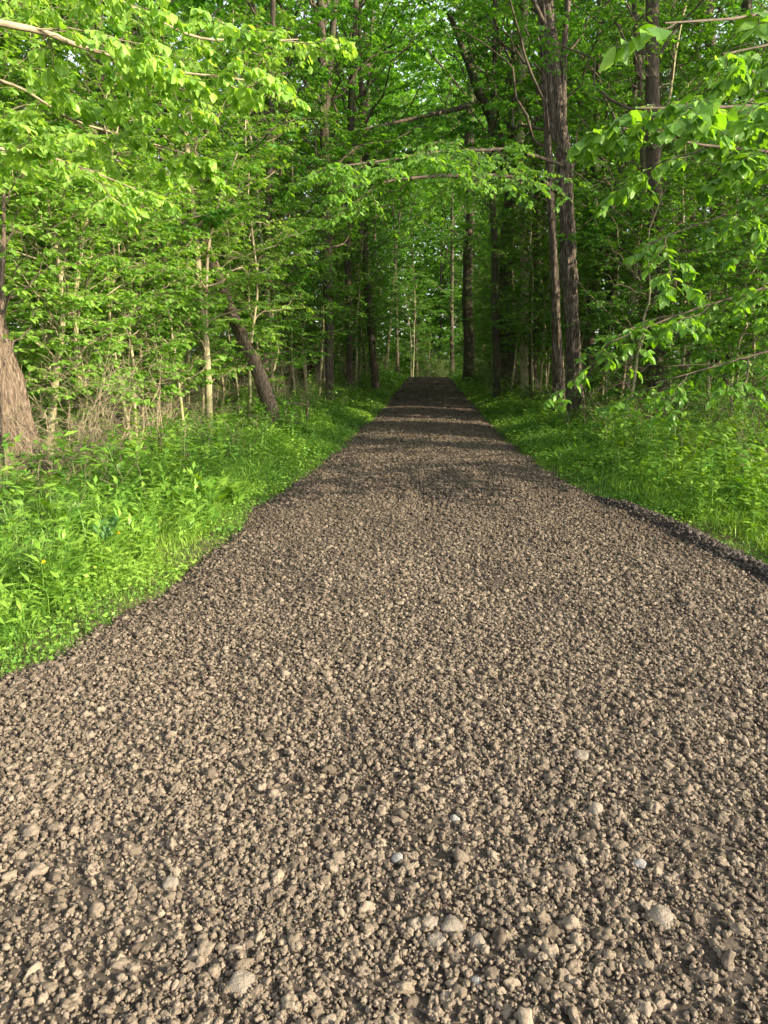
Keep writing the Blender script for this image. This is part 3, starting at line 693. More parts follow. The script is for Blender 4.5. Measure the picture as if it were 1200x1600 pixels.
def build_heroes():
    hero('shagbark_tree', 14.3, [(905, 678), (898, 600), (893, 500), (888, 400), (884, 320), (880, 250), (868, 150), (856, 60), (845, -60), (830, -300), (820, -500)],
         [13, 11, 10, 9.5, 9.5, 9, 8.5, 8.5, 8, 6, 3], 'tall shaggy-barked tree at the right edge of the path, nearest full trunk on that side', seed=1,
         mats=('bark_shaggy', 'twig', 'leaf'), ridge=.55, sides=28, n=140, c0=.55, prim=16, L=3.6, size=.12, sec=9, ter=3, nleaf=6,
         extra=[dict(Y=14.3, p=[(880, 240), (879, 150), (882, 60), (890, -30), (905, -200)], r=[5.5, 4.6, 4.2, 4, 3], thick=1),
                dict(Y=[14.3, 12.5, 11, 10, 9.6], p=[(884, 310), (850, 285), (780, 275), (640, 278), (530, 300)], r=[3.5, 3.2, 3, 2.2, 1], spray=dict(L=1.1, m=20, size=.085, nleaf=6, t0=.35, tint=(.5, 1.1), sec=6)),
                dict(Y=[14.3, 12, 10.5, 9.5], p=[(884, 260), (800, 232), (690, 235), (510, 262)], r=[2.5, 2.3, 2, 1], spray=dict(L=1.0, m=16, size=.085, nleaf=6, t0=.35, tint=(.5, 1.1), sec=6))])
    hero('tree', 15.6, [(873, 662), (873, 600), (869, 500), (865, 400), (860, 300), (853, 180), (846, 40), (835, -200)], [9.5, 8.5, 7, 5.5, 5, 4, 3.5, 2],
         'grey mossy trunk standing close against the left side of the shaggy-barked tree', seed=2, mats=('bark_shaggy', 'twig', 'leaf_deep'), c0=.45, prim=18, L=3.2, size=.12, ridge=.4)
    hero('tree', 21.5, [(820, 630), (818, 560), (819, 500), (821, 430), (816, 360), (812, 250), (816, 120), (822, 0), (830, -200)], [6, 6, 6, 5.5, 5, 5, 4.5, 4, 2.5],
         'slim straight trunk with yellowish moss, catching the sun left of the shaggy-barked tree', seed=3, mats=('bark_pale', 'twig', 'leaf_deep'), c0=.45, prim=24, L=3.8, size=.14, ter=4)
    hero('tree', 22.5, [(834, 626), (833, 560), (833, 500), (838, 400), (837, 300), (841, 150), (850, 0), (855, -200)], [6, 5.6, 5.6, 5.2, 5, 4, 3.3, 2],
         'grey trunk directly right of the slim sunlit mossy trunk', seed=4, c0=.45, prim=24, L=3.8, size=.14, ter=4)
    hero('tree', 22, [(776, 632), (777, 560), (773, 470), (774, 400), (770, 300), (772, 150), (778, -100)], [5.5, 5, 5, 4.5, 4, 3.5, 2], 'thin brown trunk rising from the verge left of the dark broad trunk', seed=5, c0=.4, prim=16, L=2.6)
    hero('tree', 26, [(797, 612), (792, 540), (790, 470), (792, 400), (797, 320), (800, 235), (805, 100), (815, -100), (820, -260)], [14, 12.5, 12, 11, 9, 8, 6.5, 5, 3],
         'broad dark forked trunk in deep shade right of the path, with a limb leaning left', seed=6, c0=.4, prim=24, L=4.2, size=.15, ter=4,
         extra=[dict(Y=[26, 25, 24.5, 24], p=[(797, 290), (780, 215), (748, 145), (700, 20)], r=[9, 7, 6, 3], thick=1, spray=dict(L=2.2, m=8, size=.12, kind='lo')),
                dict(Y=[24.8, 23, 22, 21], p=[(752, 160), (700, 175), (640, 188), (560, 205)], r=[4, 3.5, 2.5, 1.2], spray=dict(L=1.6, m=8, size=.12, kind='lo'))])
    hero('tree', 34, [(733, 601), (732, 520), (730, 470), (731, 400), (735, 330), (733, 200), (740, 80), (745, -60)], [9, 8, 7.5, 7, 6.5, 6, 5, 3],
         'stout dark trunk at the right edge of the path near its far end', seed=7, c0=.3, prim=30, L=4.6, size=.18, ter=4)
    hero('tree', 24, [(1122, 600), (1120, 520), (1119, 440), (1124, 300), (1112, 100), (1100, -60), (1095, -200)], [12, 11, 11, 9, 7, 5, 3], 'dark trunk with a pale scar behind the right-hand thicket', seed=8, c0=.4, prim=26, L=4.2, size=.15, ter=4)
    hero('tree', 25, [(1190, 590), (1186, 500), (1182, 430), (1178, 350), (1170, 200), (1168, 50), (1165, -150)], [13, 12, 12, 10, 8, 6, 3], 'dark trunk at the right edge of the view behind the leafy branches', seed=9, c0=.4, prim=26, L=4.2, size=.15, ter=4)
    hero('tree', 24, [(1003, 620), (1004, 540), (1008, 470), (1014, 380), (1018, 250), (1030, 60), (1032, -100)], [12, 11, 10, 9, 8, 6, 4], 'dark trunk behind the leaning vine-wrapped stem on the right', seed=10, c0=.4, prim=26, L=4.2, size=.15, ter=4)
    hero('tree', 26, [(915, 600), (912, 500), (915, 400), (925, 250), (943, 100), (958, -50), (965, -200)], [8, 8, 7.5, 7, 5.5, 4, 2], 'dark leaning trunk seen just right of the shaggy-barked tree', seed=11, c0=.4, prim=26, L=4.2, size=.15, ter=4)
    hero('vine_wrapped_sapling', 15, [(962, 668), (970, 620), (978, 560), (987, 500), (1010, 420), (1050, 360), (1090, 330)], [4.5, 4, 3.5, 3.5, 3, 2.5, 1.5],
         'thin reddish sapling leaning right with a tangle of vines, beside the shaggy-barked tree', seed=12, mats=('bark_tan', 'twig', 'leaf'), sides=10, c0=.25, prim=14, L=1.6, size=.09, kind='hi', sec=6, ter=2, nleaf=4, cat='sapling')
    # left side
    hero('tree', 7.6, [(44, 800), (26, 730), (10, 660), (-10, 580), (-34, 480), (-60, 350), (-90, 150), (-120, -150), (-140, -400)], [46, 38, 32, 29, 25, 22, 20, 15, 8],
         'thick tan furrowed trunk at the left edge of the view', seed=20, mats=('bark_tan', 'twig_pale', 'leaf_lit'), ridge=.28, sides=64, n=160, flare=.3, c0=.45, prim=16, L=2.8, size=.1, kind='hi', sec=8, ter=2, nleaf=5)
    hero('slender_tree', 6.9, [(24, 812), (14, 740), (6, 660), (-2, 560), (4, 400), (6, 300)], [5, 4.6, 4.2, 3.8, 3, 2], 'thin grey-green stem standing in front of the thick tan trunk', seed=21, mats=('bark_tan', 'twig', 'leaf_lit'), sides=12, ridge=.1, flare=.2,
         c0=.4, prim=10, L=1.1, size=.09, kind='hi', sec=5, ter=2, nleaf=4, cat='tree')
    hero('leaning_tree', 13.2, [(434, 690), (424, 640), (404, 580), (376, 520), (345, 450), (305, 340), (262, 220), (215, 120), (170, -20)], [11.5, 10, 9.5, 9, 8.5, 8, 7.5, 7, 4],
         'bare brown trunk leaning left over the brush on the left side', seed=22, mats=('bark_tan', 'twig', 'leaf_deep'), c0=.5, prim=22, L=3.2, size=.12)
    hero('tree', 20, [(517, 650), (514, 540), (512, 420), (508, 250), (505, 130), (500, 0), (495, -200)], [7, 6.8, 6.6, 6.3, 6, 5, 3], 'tall straight dark trunk on the left, the tallest left of the path', seed=23, c0=.33, prim=26, L=4.0, size=.14, ter=4,
         extra=[dict(Y=20, p=[(508, 210), (514, 100), (522, 20), (530, -100)], r=[5, 4.5, 4, 2], thick=1)])
    hero('tree', 27, [(588, 614), (583, 560), (575, 460), (570, 380), (574, 250), (562, 100), (560, -80)], [6, 5.3, 5, 4.6, 4.2, 3.5, 2.5], 'dark bent trunk at the left verge close to the far end of the path', seed=24, c0=.4, prim=28, L=4.4, size=.17, ter=4)
    hero('tree', 24, [(547, 640), (546, 500), (543, 400), (548, 200), (556, 0), (556, -150)], [5.5, 5, 5, 4.5, 3.5, 2], 'slim dark trunk between the tall straight trunk and the bent one on the left', seed=25, c0=.4, prim=24, L=3.8, size=.14, ter=4)
    hero('tree', 22, [(455, 650), (450, 520), (440, 380), (436, 200), (430, 50), (425, -120)], [6, 6, 5.5, 5, 4, 2], 'slim shaded trunk right behind the leaning brown trunk', seed=26, c0=.4, prim=24, L=3.8, size=.14, ter=4)
    hero('sapling', 12, [(328, 697), (325, 600), (318, 500), (308, 420), (300, 330), (291, 240), (285, 150), (280, 90)], [5.8, 5.4, 5, 4.6, 4.2, 3.6, 2.8, 1.5],
         'tall slender pale sapling alone in front of the thicket on the left', seed=27, mats=('bark_pale', 'twig_pale', 'leaf_lit'), sides=12, ridge=.1, flare=.2, cat='sapling',
         c0=.18, prim=26, L=1.7, size=.11, kind='hi', sec=6, ter=2, nleaf=4, ang=1.1, tint=(.3, 1),
         extra=[dict(Y=12, p=[(326, 640), (323, 560), (322, 480), (326, 380), (345, 300), (370, 240)], r=[3.4, 3.2, 3, 2.5, 2, 1], spray=dict(L=.9, m=8, size=.11, sec=5))])
    hero('sapling', 9, [(134, 760), (128, 660), (121, 560), (117, 470), (128, 380), (150, 280)], [4.6, 4.2, 3.8, 3.2, 2.6, 1.5], 'pale crooked stem with side shoots in front of the left thicket', seed=28, mats=('bark_pale', 'twig_pale', 'leaf_lit'),
         sides=10, ridge=.1, flare=.1, cat='sapling', c0=.25, prim=16, L=1.2, size=.09, kind='hi', sec=6, ter=2, nleaf=4, ang=1.1)
    hero('sapling', 8.6, [(80, 770), (76, 690), (86, 600), (98, 520), (92, 420), (70, 300)], [6, 5.5, 5, 4, 3, 2], 'pale sapling just right of the thick tan trunk', seed=29, mats=('bark_pale', 'twig_pale', 'leaf_lit'),
         sides=10, ridge=.1, flare=.1, cat='sapling', c0=.3, prim=18, L=1.3, size=.09, kind='hi', sec=6, ter=2, nleaf=5, ang=1.1)
    hero('sapling', 11, [(290, 700), (284, 640), (276, 580), (265, 500), (250, 420)], [2.6, 2.4, 2.2, 2, 1], 'thin crooked sapling left of the tall slender pale one', seed=30, mats=('bark_pale', 'twig_pale', 'leaf_lit'),
         sides=8, ridge=0, flare=.1, cat='sapling', c0=.3, prim=12, L=1.1, size=.10, kind='hi', sec=5, ter=2, nleaf=4, ang=1.1)
    # trees whose trunks stand outside the view and whose branches reach in
    hero('overhanging_tree', 3.9, [(-330, 1150), (-300, 800), (-260, 400), (-240, 100), (-260, -300), (-280, -700)], [60, 50, 45, 40, 32, 14],
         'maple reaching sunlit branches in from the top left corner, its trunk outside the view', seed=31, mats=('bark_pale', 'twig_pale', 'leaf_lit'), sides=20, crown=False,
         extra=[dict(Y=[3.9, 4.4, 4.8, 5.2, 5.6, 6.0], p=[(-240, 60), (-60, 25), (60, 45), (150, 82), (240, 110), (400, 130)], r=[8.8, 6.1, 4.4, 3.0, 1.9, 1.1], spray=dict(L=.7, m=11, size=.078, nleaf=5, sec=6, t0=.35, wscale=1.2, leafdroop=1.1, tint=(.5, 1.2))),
                dict(Y=[3.9, 4.6, 5.2, 6, 6.5], p=[(-250, 80), (-80, 90), (20, 130), (120, 190), (330, 250)], r=[5.5, 3.3, 2.2, 1.7, 0.8], spray=dict(L=.65, m=8, sec=6, size=.078, nleaf=5, t0=.4, wscale=1.4, leafdroop=.9, tint=(.5, 1.2))),
                dict(Y=[3.9, 4.6, 5.2, 5.5], p=[(-250, 300), (-80, 235), (60, 240), (220, 300)], r=[5.0, 3.3, 2.2, 1.1], spray=dict(L=.65, m=8, sec=6, size=.078, nleaf=5, t0=.35, leafdroop=.7, tint=(.5, 1.2))),
                dict(Y=[3.9, 4.8, 5.6, 6.2, 7], p=[(-250, -60), (-40, -60), (150, -20), (300, 60), (460, 60)], r=[5.5, 3.9, 2.8, 1.7, 0.8], spray=dict(L=.8, m=11, size=.078, nleaf=5, sec=6, t0=.3, wscale=1.2, leafdroop=1.0, tint=(.5, 1.2)))])
    bx = [(1990, 700), (1980, 500), (1970, 300), (1965, 100), (1960, -150), (1950, -400)]
    hero('overhanging_tree', 8.6, bx, [24, 22, 20, 18, 15, 8],
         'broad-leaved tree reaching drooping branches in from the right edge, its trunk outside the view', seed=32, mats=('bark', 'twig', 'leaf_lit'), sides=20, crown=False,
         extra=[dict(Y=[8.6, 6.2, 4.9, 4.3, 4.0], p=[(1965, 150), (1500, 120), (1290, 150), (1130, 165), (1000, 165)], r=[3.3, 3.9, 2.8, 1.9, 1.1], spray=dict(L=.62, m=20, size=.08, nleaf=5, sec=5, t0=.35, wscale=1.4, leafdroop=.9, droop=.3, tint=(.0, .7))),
                dict(Y=[8.6, 6.4, 5.2, 4.6, 4.3], p=[(1965, 160), (1520, 190), (1280, 240), (1090, 225), (970, 195)], r=[3.3, 3.9, 2.8, 1.7, 0.8], spray=dict(L=.62, m=20, size=.08, nleaf=5, sec=5, t0=.35, wscale=1.4, leafdroop=.9, droop=.3, tint=(.0, .7))),
                dict(Y=[8.6, 6.6, 5.6, 5.2], p=[(1965, 200), (1500, 70), (1270, 60), (1120, 90)], r=[2.8, 2.8, 2.2, 1.1], spray=dict(L=.7, m=16, size=.09, nleaf=4, sec=5, t0=.4, wscale=1.3, leafdroop=.8, droop=.2, tint=(.1, .9))),
                dict(Y=[8.6, 7.0, 6.2, 5.6, 5.4], p=[(1965, 300), (1540, 290), (1300, 300), (1130, 330), (1010, 380)], r=[2.8, 2.8, 2.2, 1.4, 0.8], spray=dict(L=.8, m=17, size=.085, nleaf=5, sec=5, t0=.35, leafdroop=.8, tint=(.0, .6))),
                dict(Y=[8.6, 7.4, 6.8, 6.4, 6.2], p=[(1965, 360), (1560, 380), (1300, 420), (1110, 470), (960, 530)], r=[2.8, 2.8, 2.2, 1.4, 0.8], spray=dict(L=.9, m=20, size=.088, nleaf=5, sec=5, t0=.3, leafdroop=.7, tint=(.0, .5))),
                dict(Y=[8.6, 7.8, 7.2, 7.0], p=[(1965, 420), (1560, 470), (1240, 540), (1030, 600)], r=[2.8, 2.2, 1.7, 0.8], spray=dict(L=1.0, m=20, size=.088, nleaf=5, sec=5, t0=.3, leafdroop=.6, tint=(.0, .45))),
                dict(Y=[8.6, 5.6, 3.4, 2.5, 2.2], p=[(1965, 120), (1620, -80), (1380, -40), (1170, 40), (1020, 45)], r=[2.8, 3.9, 3.3, 1.9, 1.1], spray=dict(L=.2, m=7, size=.078, nleaf=2, sec=2, ter=0, t0=.7, wscale=1.5, leafdroop=.8, tint=(-.1, .4))),
                dict(Y=[8.6, 8.2, 8.0, 8.0], p=[(1965, 480), (1500, 560), (1180, 568), (1040, 575)], r=[2.8, 1.9, 1.2, 0.6])])

def build_forest():
    rng = np.random.default_rng(77)
    can = []
    specs = [(101, 19, .17, .30, 3.6), (102, 17, .13, .22, 3.2), (103, 21, .22, .35, 4.2), (104, 15, .10, .18, 2.8), (105, 18, .15, .12, 3.4)]
    for s, H, r0, c0, L in specs:
        r, n = proto_canopy(s, H, r0, c0, L); can.append(r)
    sap = []
    for s, H, L, mt in ((201, 5.5, 1.9, 'leaf'), (202, 7, 2.1, 'leaf'), (203, 4.2, 1.6, 'leaf'), (204, 8.5, 2.4, 'leaf')):
        r, n = proto_sapling(s, H, .022 + H * .003, L); sap.append(r)
    sapl = []
    for s, H, L in ((211, 5.0, 1.6), (212, 6.5, 2.0)):
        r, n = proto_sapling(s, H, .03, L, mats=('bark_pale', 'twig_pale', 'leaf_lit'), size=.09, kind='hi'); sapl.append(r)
    shr = []
    for s, H in ((301, 1.6), (302, 2.2), (303, 1.1)):
        r, n = proto_shrub(s, H); shr.append(r)
    bru = []
    for s, H in ((311, 1.7), (312, 2.3)):
        r, n = proto_shrub(s, H, 10, .05, .12, ('twig_pale', 'leaf'), spread=.9, name='brush'); bru.append(r)
    used = set()
    placed = []
    kx = -math.cos(SUN_AZ) / math.sin(SUN_AZ); cs = math.sin(SUN_AZ)
    gaps = [(19.6, .32), (16.0, .62), (12.9, .28)]
    def place(proto, x, y, label, cat, group, sc=1.0, rz=None, dz=0.0):
        if x > 1:
            for c, hw in gaps:
                dd = (y + kx * x - c) * cs
                if abs(dd) < hw + .3: y += (math.copysign(hw + .3, dd) - dd) / cs
        z = float(gz(np.array([x]), np.array([y]))[0])
        if id(proto) in used: o = copy_tree(proto)
        else: o = proto; used.add(id(proto))
        o.location = (x, y, z + dz); o.rotation_euler = (0, 0, rng.uniform(0, 6.28) if rz is None else rz); o.scale = (sc, sc, sc)
        tag(o, label, cat, group); placed.append(o)
        return o
    # deep wood, left and right
    pts = []
    def try_pt(x, y, dmin):
        for a, b in pts:
            if (a - x) ** 2 + (b - y) ** 2 < dmin ** 2: return False
        pts.append((x, y)); return True
    def lit_free(x, y):   # keep the near right open to the low sun
        return x < 0 or (y > 11.2 - .40 * max(x - 3, 0) and abs(y + .40 * x - 54) > 6.5)
    nL = nR = 0; tries = 0
    LOOK = ['medium-thick trunk', 'slim low-branched trunk', 'thick straight trunk', 'thin pole-like trunk', 'short leafy trunk']
    def wood_tree(x, y, side):
        k = int(rng.integers(0, 5)); zone = 'at the front' if y < 18 else ('in the middle' if y < 34 else 'at the back')
        place(can[k], x, y, '%s %s of the %s-hand wood' % (LOOK[k], zone, side), 'tree', '%ss %s of the wood, %s' % (LOOK[k], zone, side), rng.uniform(.8, 1.15) if side == 'left' or y > 34 else rng.uniform(.6, .82))
    while nL < 72 and tries < 4000:
        tries += 1
        y = rng.uniform(5, 72); x = -rng.uniform(4.5, 9 + .45 * y)
        if y > 44: x = -rng.uniform(3.5, 30)
        if try_pt(x, y, 2.3): wood_tree(x, y, 'left'); nL += 1
    tries = 0
    while nR < 90 and tries < 4000:
        tries += 1
        y = rng.uniform(4, 72); x = rng.uniform(3.4, 11 + .42 * y)
        if y > 44: x = rng.uniform(2.0, 32)
        if lit_free(x, y) and (y > 13 or x > .5 * y + 2.0) and try_pt(x, y, 2.3): wood_tree(x, y, 'right'); nR += 1
    # beyond the crest
    ORD = ['nearest', 'second', 'third', 'fourth', 'fifth', 'sixth', 'seventh', 'eighth', 'ninth', 'tenth', 'eleventh', 'twelfth', 'thirteenth', 'fourteenth', 'fifteenth', 'sixteenth', 'seventeenth', 'eighteenth', 'nineteenth', 'twentieth',
           'twenty-first', 'twenty-second', 'twenty-third', 'twenty-fourth', 'twenty-fifth', 'twenty-sixth', 'twenty-seventh', 'twenty-eighth', 'twenty-ninth', 'thirtieth', 'thirty-first', 'thirty-second', 'thirty-third', 'thirty-fourth', 'thirty-fifth', 'thirty-sixth', 'thirty-seventh', 'thirty-eighth', 'thirty-ninth', 'fortieth']
    for nb, (x, y) in enumerate(((-6, 66), (-4.6, 60), (-3.2, 53), (-2.3, 55), (-.2, 68), (-.9, 60), (.9, 63), (1.8, 54), (3.0, 62))):
        place(can[rng.integers(0, 5)], x, y, ['first', 'second', 'third', 'fourth', 'fifth', 'sixth', 'seventh', 'eighth', 'ninth', 'tenth', 'eleventh'][nb] + ' slender tree from the left beyond the end of the path', 'tree', 'trees beyond the end of the path', rng.uniform(.8, 1.2))
    for k, (x, y, sc) in enumerate([(-3.6, 24.5, .9), (-3.3, 31, 1.0), (-3.1, 37, .95), (-3.4, 43, 1.05), (3.6, 27.5, .95), (3.4, 35.5, 1.0), (3.4, 41, 1.0), (4.4, 20, .85), (-4.2, 18, .85)]):
        place(can[4 if k % 2 else 1], x, y, ['first', 'second', 'third', 'fourth', 'first', 'second', 'third', 'nearest', 'nearest', 'last', 'last'][k] + ' leafy tree arching over the path from the ' + ('left' if x < 0 else 'right') + (' after its nearest one' if k < 7 else ''), 'tree', 'trees arching over the path', sc)
    # understorey walls, shrubs and brush; every row is laid out from near to far and labelled in that order
    def row(n, yfun, xfun, protos, label, cat, group, sc):
        pos = []
        for k in range(n):
            y = yfun(k / n); pos.append((xfun(y), y))
        pos.sort(key=lambda q: q[1])
        for k, (x, y) in enumerate(q for q in pos if q[0] > 0 or q[1] > 8.1):
            pr = protos(y); place(pr[rng.integers(0, len(pr))], x, y, label % ORD[k], cat, group, rng.uniform(*sc))
    EL = lambda y: float(edgeL(np.array([y]))[0]); ER = lambda y: float(edgeR(np.array([y]))[0])
    for k, (u, v, sc) in enumerate([(-150, 730, .8), (75, 728, .62), (150, 745, .7), (215, 725, .8), (60, 690, 1.0), (255, 705, .85), (120, 715, .95), (378, 676, .72), (-60, 700, 1.05), (190, 700, 1.0)]):
        p = G(u, v); place(sapl[k % 2], p[0], p[1], ['sunlit young tree at the very left edge, low and nearest', 'small sunlit young tree right of the thick tan trunk', 'small sunlit young tree between the two pale crooked stems', 'sunlit young tree left of the tall slender pale sapling', 'taller sunlit young tree behind the thick tan trunk',
              'bushy sunlit young tree close behind the thin crooked sapling', 'tall sunlit young tree behind the pale crooked stem', 'sunlit young tree between the slender pale sapling and the leaning trunk', 'sunlit young tree hiding the top of the thick tan trunk', 'tallest sunlit young tree in the front of the left thicket'][k], 'sapling', 'sunlit saplings at the front left', sc)
    for k, (u, v, sc) in enumerate([(985, 705, .72), (1060, 692, .85), (1135, 700, .8), (1215, 712, .95), (1290, 735, .9), (1030, 660, 1.05), (1180, 660, 1.1)]):
        p = G(u, v); place(sap[k % 4], p[0], p[1], ['low young tree just right of the vine-wrapped sapling', 'young tree with layered sprays right of the shaggy-barked tree', 'young tree with layered sprays in the middle of the right-hand thicket', 'young tree with layered sprays by the right edge of the view',
              'young tree partly outside the right edge of the view', 'taller young tree behind the low one by the vine-wrapped sapling', 'tallest young tree of the right-hand thicket, near the right edge'][k], 'sapling', 'layered saplings in the right-hand thicket', sc)
    row(40, lambda t: 5.6 + 36 * t ** 1.25 + rng.uniform(-.3, .3), lambda y: EL(y) - rng.uniform(1.9 if y < 17 else 1.2, 3.4) - (1.2 if y < 9 else 0), lambda y: sapl if y < 14 else sap,
        '%s layered young tree, counted from the camera, along the left side of the path', 'sapling', 'saplings along the left side of the path', (.75, 1.15))
    row(30, lambda t: rng.uniform(7, 34), lambda y: EL(y) - rng.uniform(4, 10), lambda y: sap, '%s shaded young tree back in the left thicket, counted from the camera', 'sapling', 'shaded saplings on the left', (.8, 1.2))
    row(40, lambda t: 13.5 + 30 * t ** 1.1 + rng.uniform(-.4, .4), lambda y: ER(y) + rng.uniform(2.2 if y < 19 else 1.3, 3.8), lambda y: sap,
        '%s layered young tree, counted from the camera, along the right side of the path', 'sapling', 'saplings along the right side of the path', (.7, 1.1))
    row(34, lambda t: rng.uniform(14.5, 34), lambda y: ER(y) + rng.uniform(4.5, 14), lambda y: sap, '%s shaded young tree back in the right thicket, counted from the camera', 'sapling', 'shaded saplings on the right', (.8, 1.2))
    row(26, lambda t: rng.uniform(45.5, 60), lambda y: rng.uniform(-6, 5), lambda y: shr, '%s yellow-green bush beyond the end of the path, counted from the camera', 'bush', 'bushes beyond the end of the path', (.7, 1.2))
    row(16, lambda t: rng.uniform(48, 62), lambda y: rng.uniform(-8, 7), lambda y: sap, '%s young tree beyond the end of the path, counted from the camera', 'sapling', 'saplings beyond the end of the path', (.8, 1.2))
    for k, (u, v, sc) in enumerate([(78, 800, .5), (105, 778, .6), (-5, 815, .45)]):
        p = G(u, v); place(bru[k % 2], p[0], p[1], ['low tangle of bare twigs at the foot of the thick tan trunk', 'tangle of bare twigs right of the thick tan trunk', 'tangle of bare twigs at the left edge below the thick tan trunk'][k], 'brush', 'bare brush round the thick tan trunk', sc)
    row(18, lambda t: 6.5 + 16 * t + rng.uniform(-.3, .3), lambda y: EL(y) - rng.uniform(2.3, 3.6), lambda y: bru, '%s tangle of bare pale twigs below the left thicket, counted from the camera', 'brush', 'bare brush on the left', (.7, 1.1))
    row(22, lambda t: rng.uniform(8.5, 20), lambda y: ER(y) + rng.uniform(1.4, 5.5), lambda y: shr, '%s low leafy bramble in the right verge, counted from the camera', 'bramble', 'brambles on the right', (.5, .9))
    row(14, lambda t: rng.uniform(19, 38), lambda y: ER(y) + rng.uniform(.6, 1.8), lambda y: shr, '%s small bush under the trunks on the right, counted from the camera', 'bush', 'small bushes under the right trees', (.4, .8))
    row(18, lambda t: 6 + 32 * t + rng.uniform(-.5, .5), lambda y: EL(y) - rng.uniform(1.2, 2.4), lambda y: shr, '%s small bush at the edge of the left thicket, counted from the camera', 'bush', 'small bushes on the left', (.35, .75))
    by = {}
    for o in placed:
        if '-hand wood' in o['label']: by.setdefault(o['label'], []).append(o)
    for lab, os_ in by.items():
        if len(os_) < 2: continue
        os_.sort(key=lambda o: (o.location.x * math.cos(YAW) + o.location.y * math.sin(YAW)) / (o.location.y * math.cos(YAW) - o.location.x * math.sin(YAW)))
        for k, o in enumerate(os_): o['label'] = ('leftmost ' if k == 0 else ORD[k] + ' from the left, ') + lab
    # three narrow gaps in the leaves right of the path let bands of low sun reach the ground
    for o in placed + HEROES:
        if o.location.x < 1: continue
        for ch in o.children:
            if not (ch.name.startswith('crown') or ch.name.startswith('leaves') or (ch.name.startswith('branches') and o.location.x > 2.5)): continue
            sc = o.scale[0]; a = o.rotation_euler[2]; ca, sa = math.cos(a), math.sin(a)
            me = ch.data; nv = len(me.vertices); co = np.empty(nv * 3, np.float32); me.vertices.foreach_get('co', co); co = co.reshape(-1, 3)
            X = o.location.x + sc * (co[:, 0] * ca - co[:, 1] * sa); Y = o.location.y + sc * (co[:, 0] * sa + co[:, 1] * ca); Z = o.location.z + sc * co[:, 2]
            bad = np.zeros(nv, bool)
            for c, hw in gaps:
                bad |= (np.abs(Y + kx * X - c + .18 * np.sin(X * .8)) * cs < hw)
            if ch.name.startswith('branches'): bad[:MAIN.get(me.name, 0)] = False    # limbs stay whole, only twigs give way
            if not bad.any(): continue
            npoly = len(me.polygons); ls = np.empty(npoly, np.int32); me.polygons.foreach_get('loop_start', ls); lt = np.empty(npoly, np.int32); me.polygons.foreach_get('loop_total', lt)
            li = np.empty(len(me.loops), np.int32); me.loops.foreach_get('vertex_index', li)
            tn = np.empty(nv, np.float32); me.attributes['tint'].data.foreach_get('value', tn)
            g = Geo(); f3 = li[ls[lt == 3][:, None] + np.arange(3)] if (lt == 3).any() else np.zeros((0, 3), int); f4 = li[ls[lt == 4][:, None] + np.arange(4)] if (lt == 4).any() else np.zeros((0, 4), int)
            f3 = f3[~bad[f3].any(1)]; f4 = f4[~bad[f4].any(1)]
            keep = np.zeros(nv, bool); keep[f3.ravel()] = True; keep[f4.ravel()] = True; mp = np.cumsum(keep) - 1
            g.add(co[keep], f3=mp[f3], f4=mp[f4], tint=tn[keep])
            ch.data = g.mesh(me.name, me.materials[0], ch.name.startswith('branches'))
    # distant wood as one mass
    g = Geo(); n = 170000
    th = rng.uniform(-1.15, 1.15, n); d = rng.uniform(60, 105, n); x = d * np.sin(th); y = d * np.cos(th)
    q = n // 2; th[:q] = rng.uniform(-.13, .10, q); d[:q] = rng.uniform(62, 98, q); x = d * np.sin(th); y = d * np.cos(th)
    z = rng.uniform(-1.5, 1, n) + 24 * rng.random(n) ** 1.1; z[:q] = rng.uniform(-1.5, 30, q)
    cl = noise3(x * .35 + 50, y * .35, z * .35 + 9); k = rng.random(n) < np.clip((cl - .33) * 4, .0, 1)
    x, y, z = x[k], y[k], z[k]; n = len(x); az = rng.uniform(0, 6.28, n)
    leaves(g, np.stack([x, y, z], 1), np.stack([np.cos(az), np.sin(az), rng.uniform(-.6, .3, n)], 1), np.array([0, 0, 1.]) + rng.normal(0, .6, (n, 3)), rng.uniform(.3, .75, n), rng.uniform(.1, .9, n), 'lo', 1.2)
    tag(link('distant_wood', g.mesh('distant_wood', M['leaf'])), 'far wood closing the view behind the nearer trees', 'wood', kind='stuff')

# ------------------------------------------------------------------ small plants one can point to
def fern_like(seed, H=.35, fronds=5, pairs=9, mat='herb', name='fern'):
    rng = np.random.default_rng(seed); W, C = Geo(), Geo()
    for k in range(fronds):
        az = k * 6.283 / fronds + rng.uniform(-.4, .4); el = rng.uniform(.8, 1.25)
        d = np.array([[math.cos(az) * math.cos(el), math.sin(az) * math.cos(el), math.sin(el)]])
        L = np.array([H * rng.uniform(.8, 1.3)])
        P = curves(np.zeros((1, 3)), d, L, 10, rng, .03, .35); tubes(W, P, .003 * np.linspace(1, .4, 10)[None], 4)
        for sgn in (-1, 1):
            t = np.linspace(.25, .98, pairs); f = t * 9; i = np.minimum(f.astype(int), 8); fr = (f - i)[:, None]
            o = P[0][i] * (1 - fr) + P[0][i + 1] * fr; T = nrm(P[0][i + 1] - P[0][i]); S = nrm(np.cross(T, [0, 0, 1.])) * sgn
            leaves(C, o, S + T * .45 + rng.normal(0, .06, (pairs, 3)), np.cross(S, T) * -sgn + rng.normal(0, .1, (pairs, 3)) , H * .42 * np.sin(np.clip(t * 1.15, 0, 1) * 2.6 + .3).clip(.25, 1) * rng.uniform(.85, 1.1, pairs), rng.uniform(.5, .9, pairs), 'lance', 1.3)
    return W, C
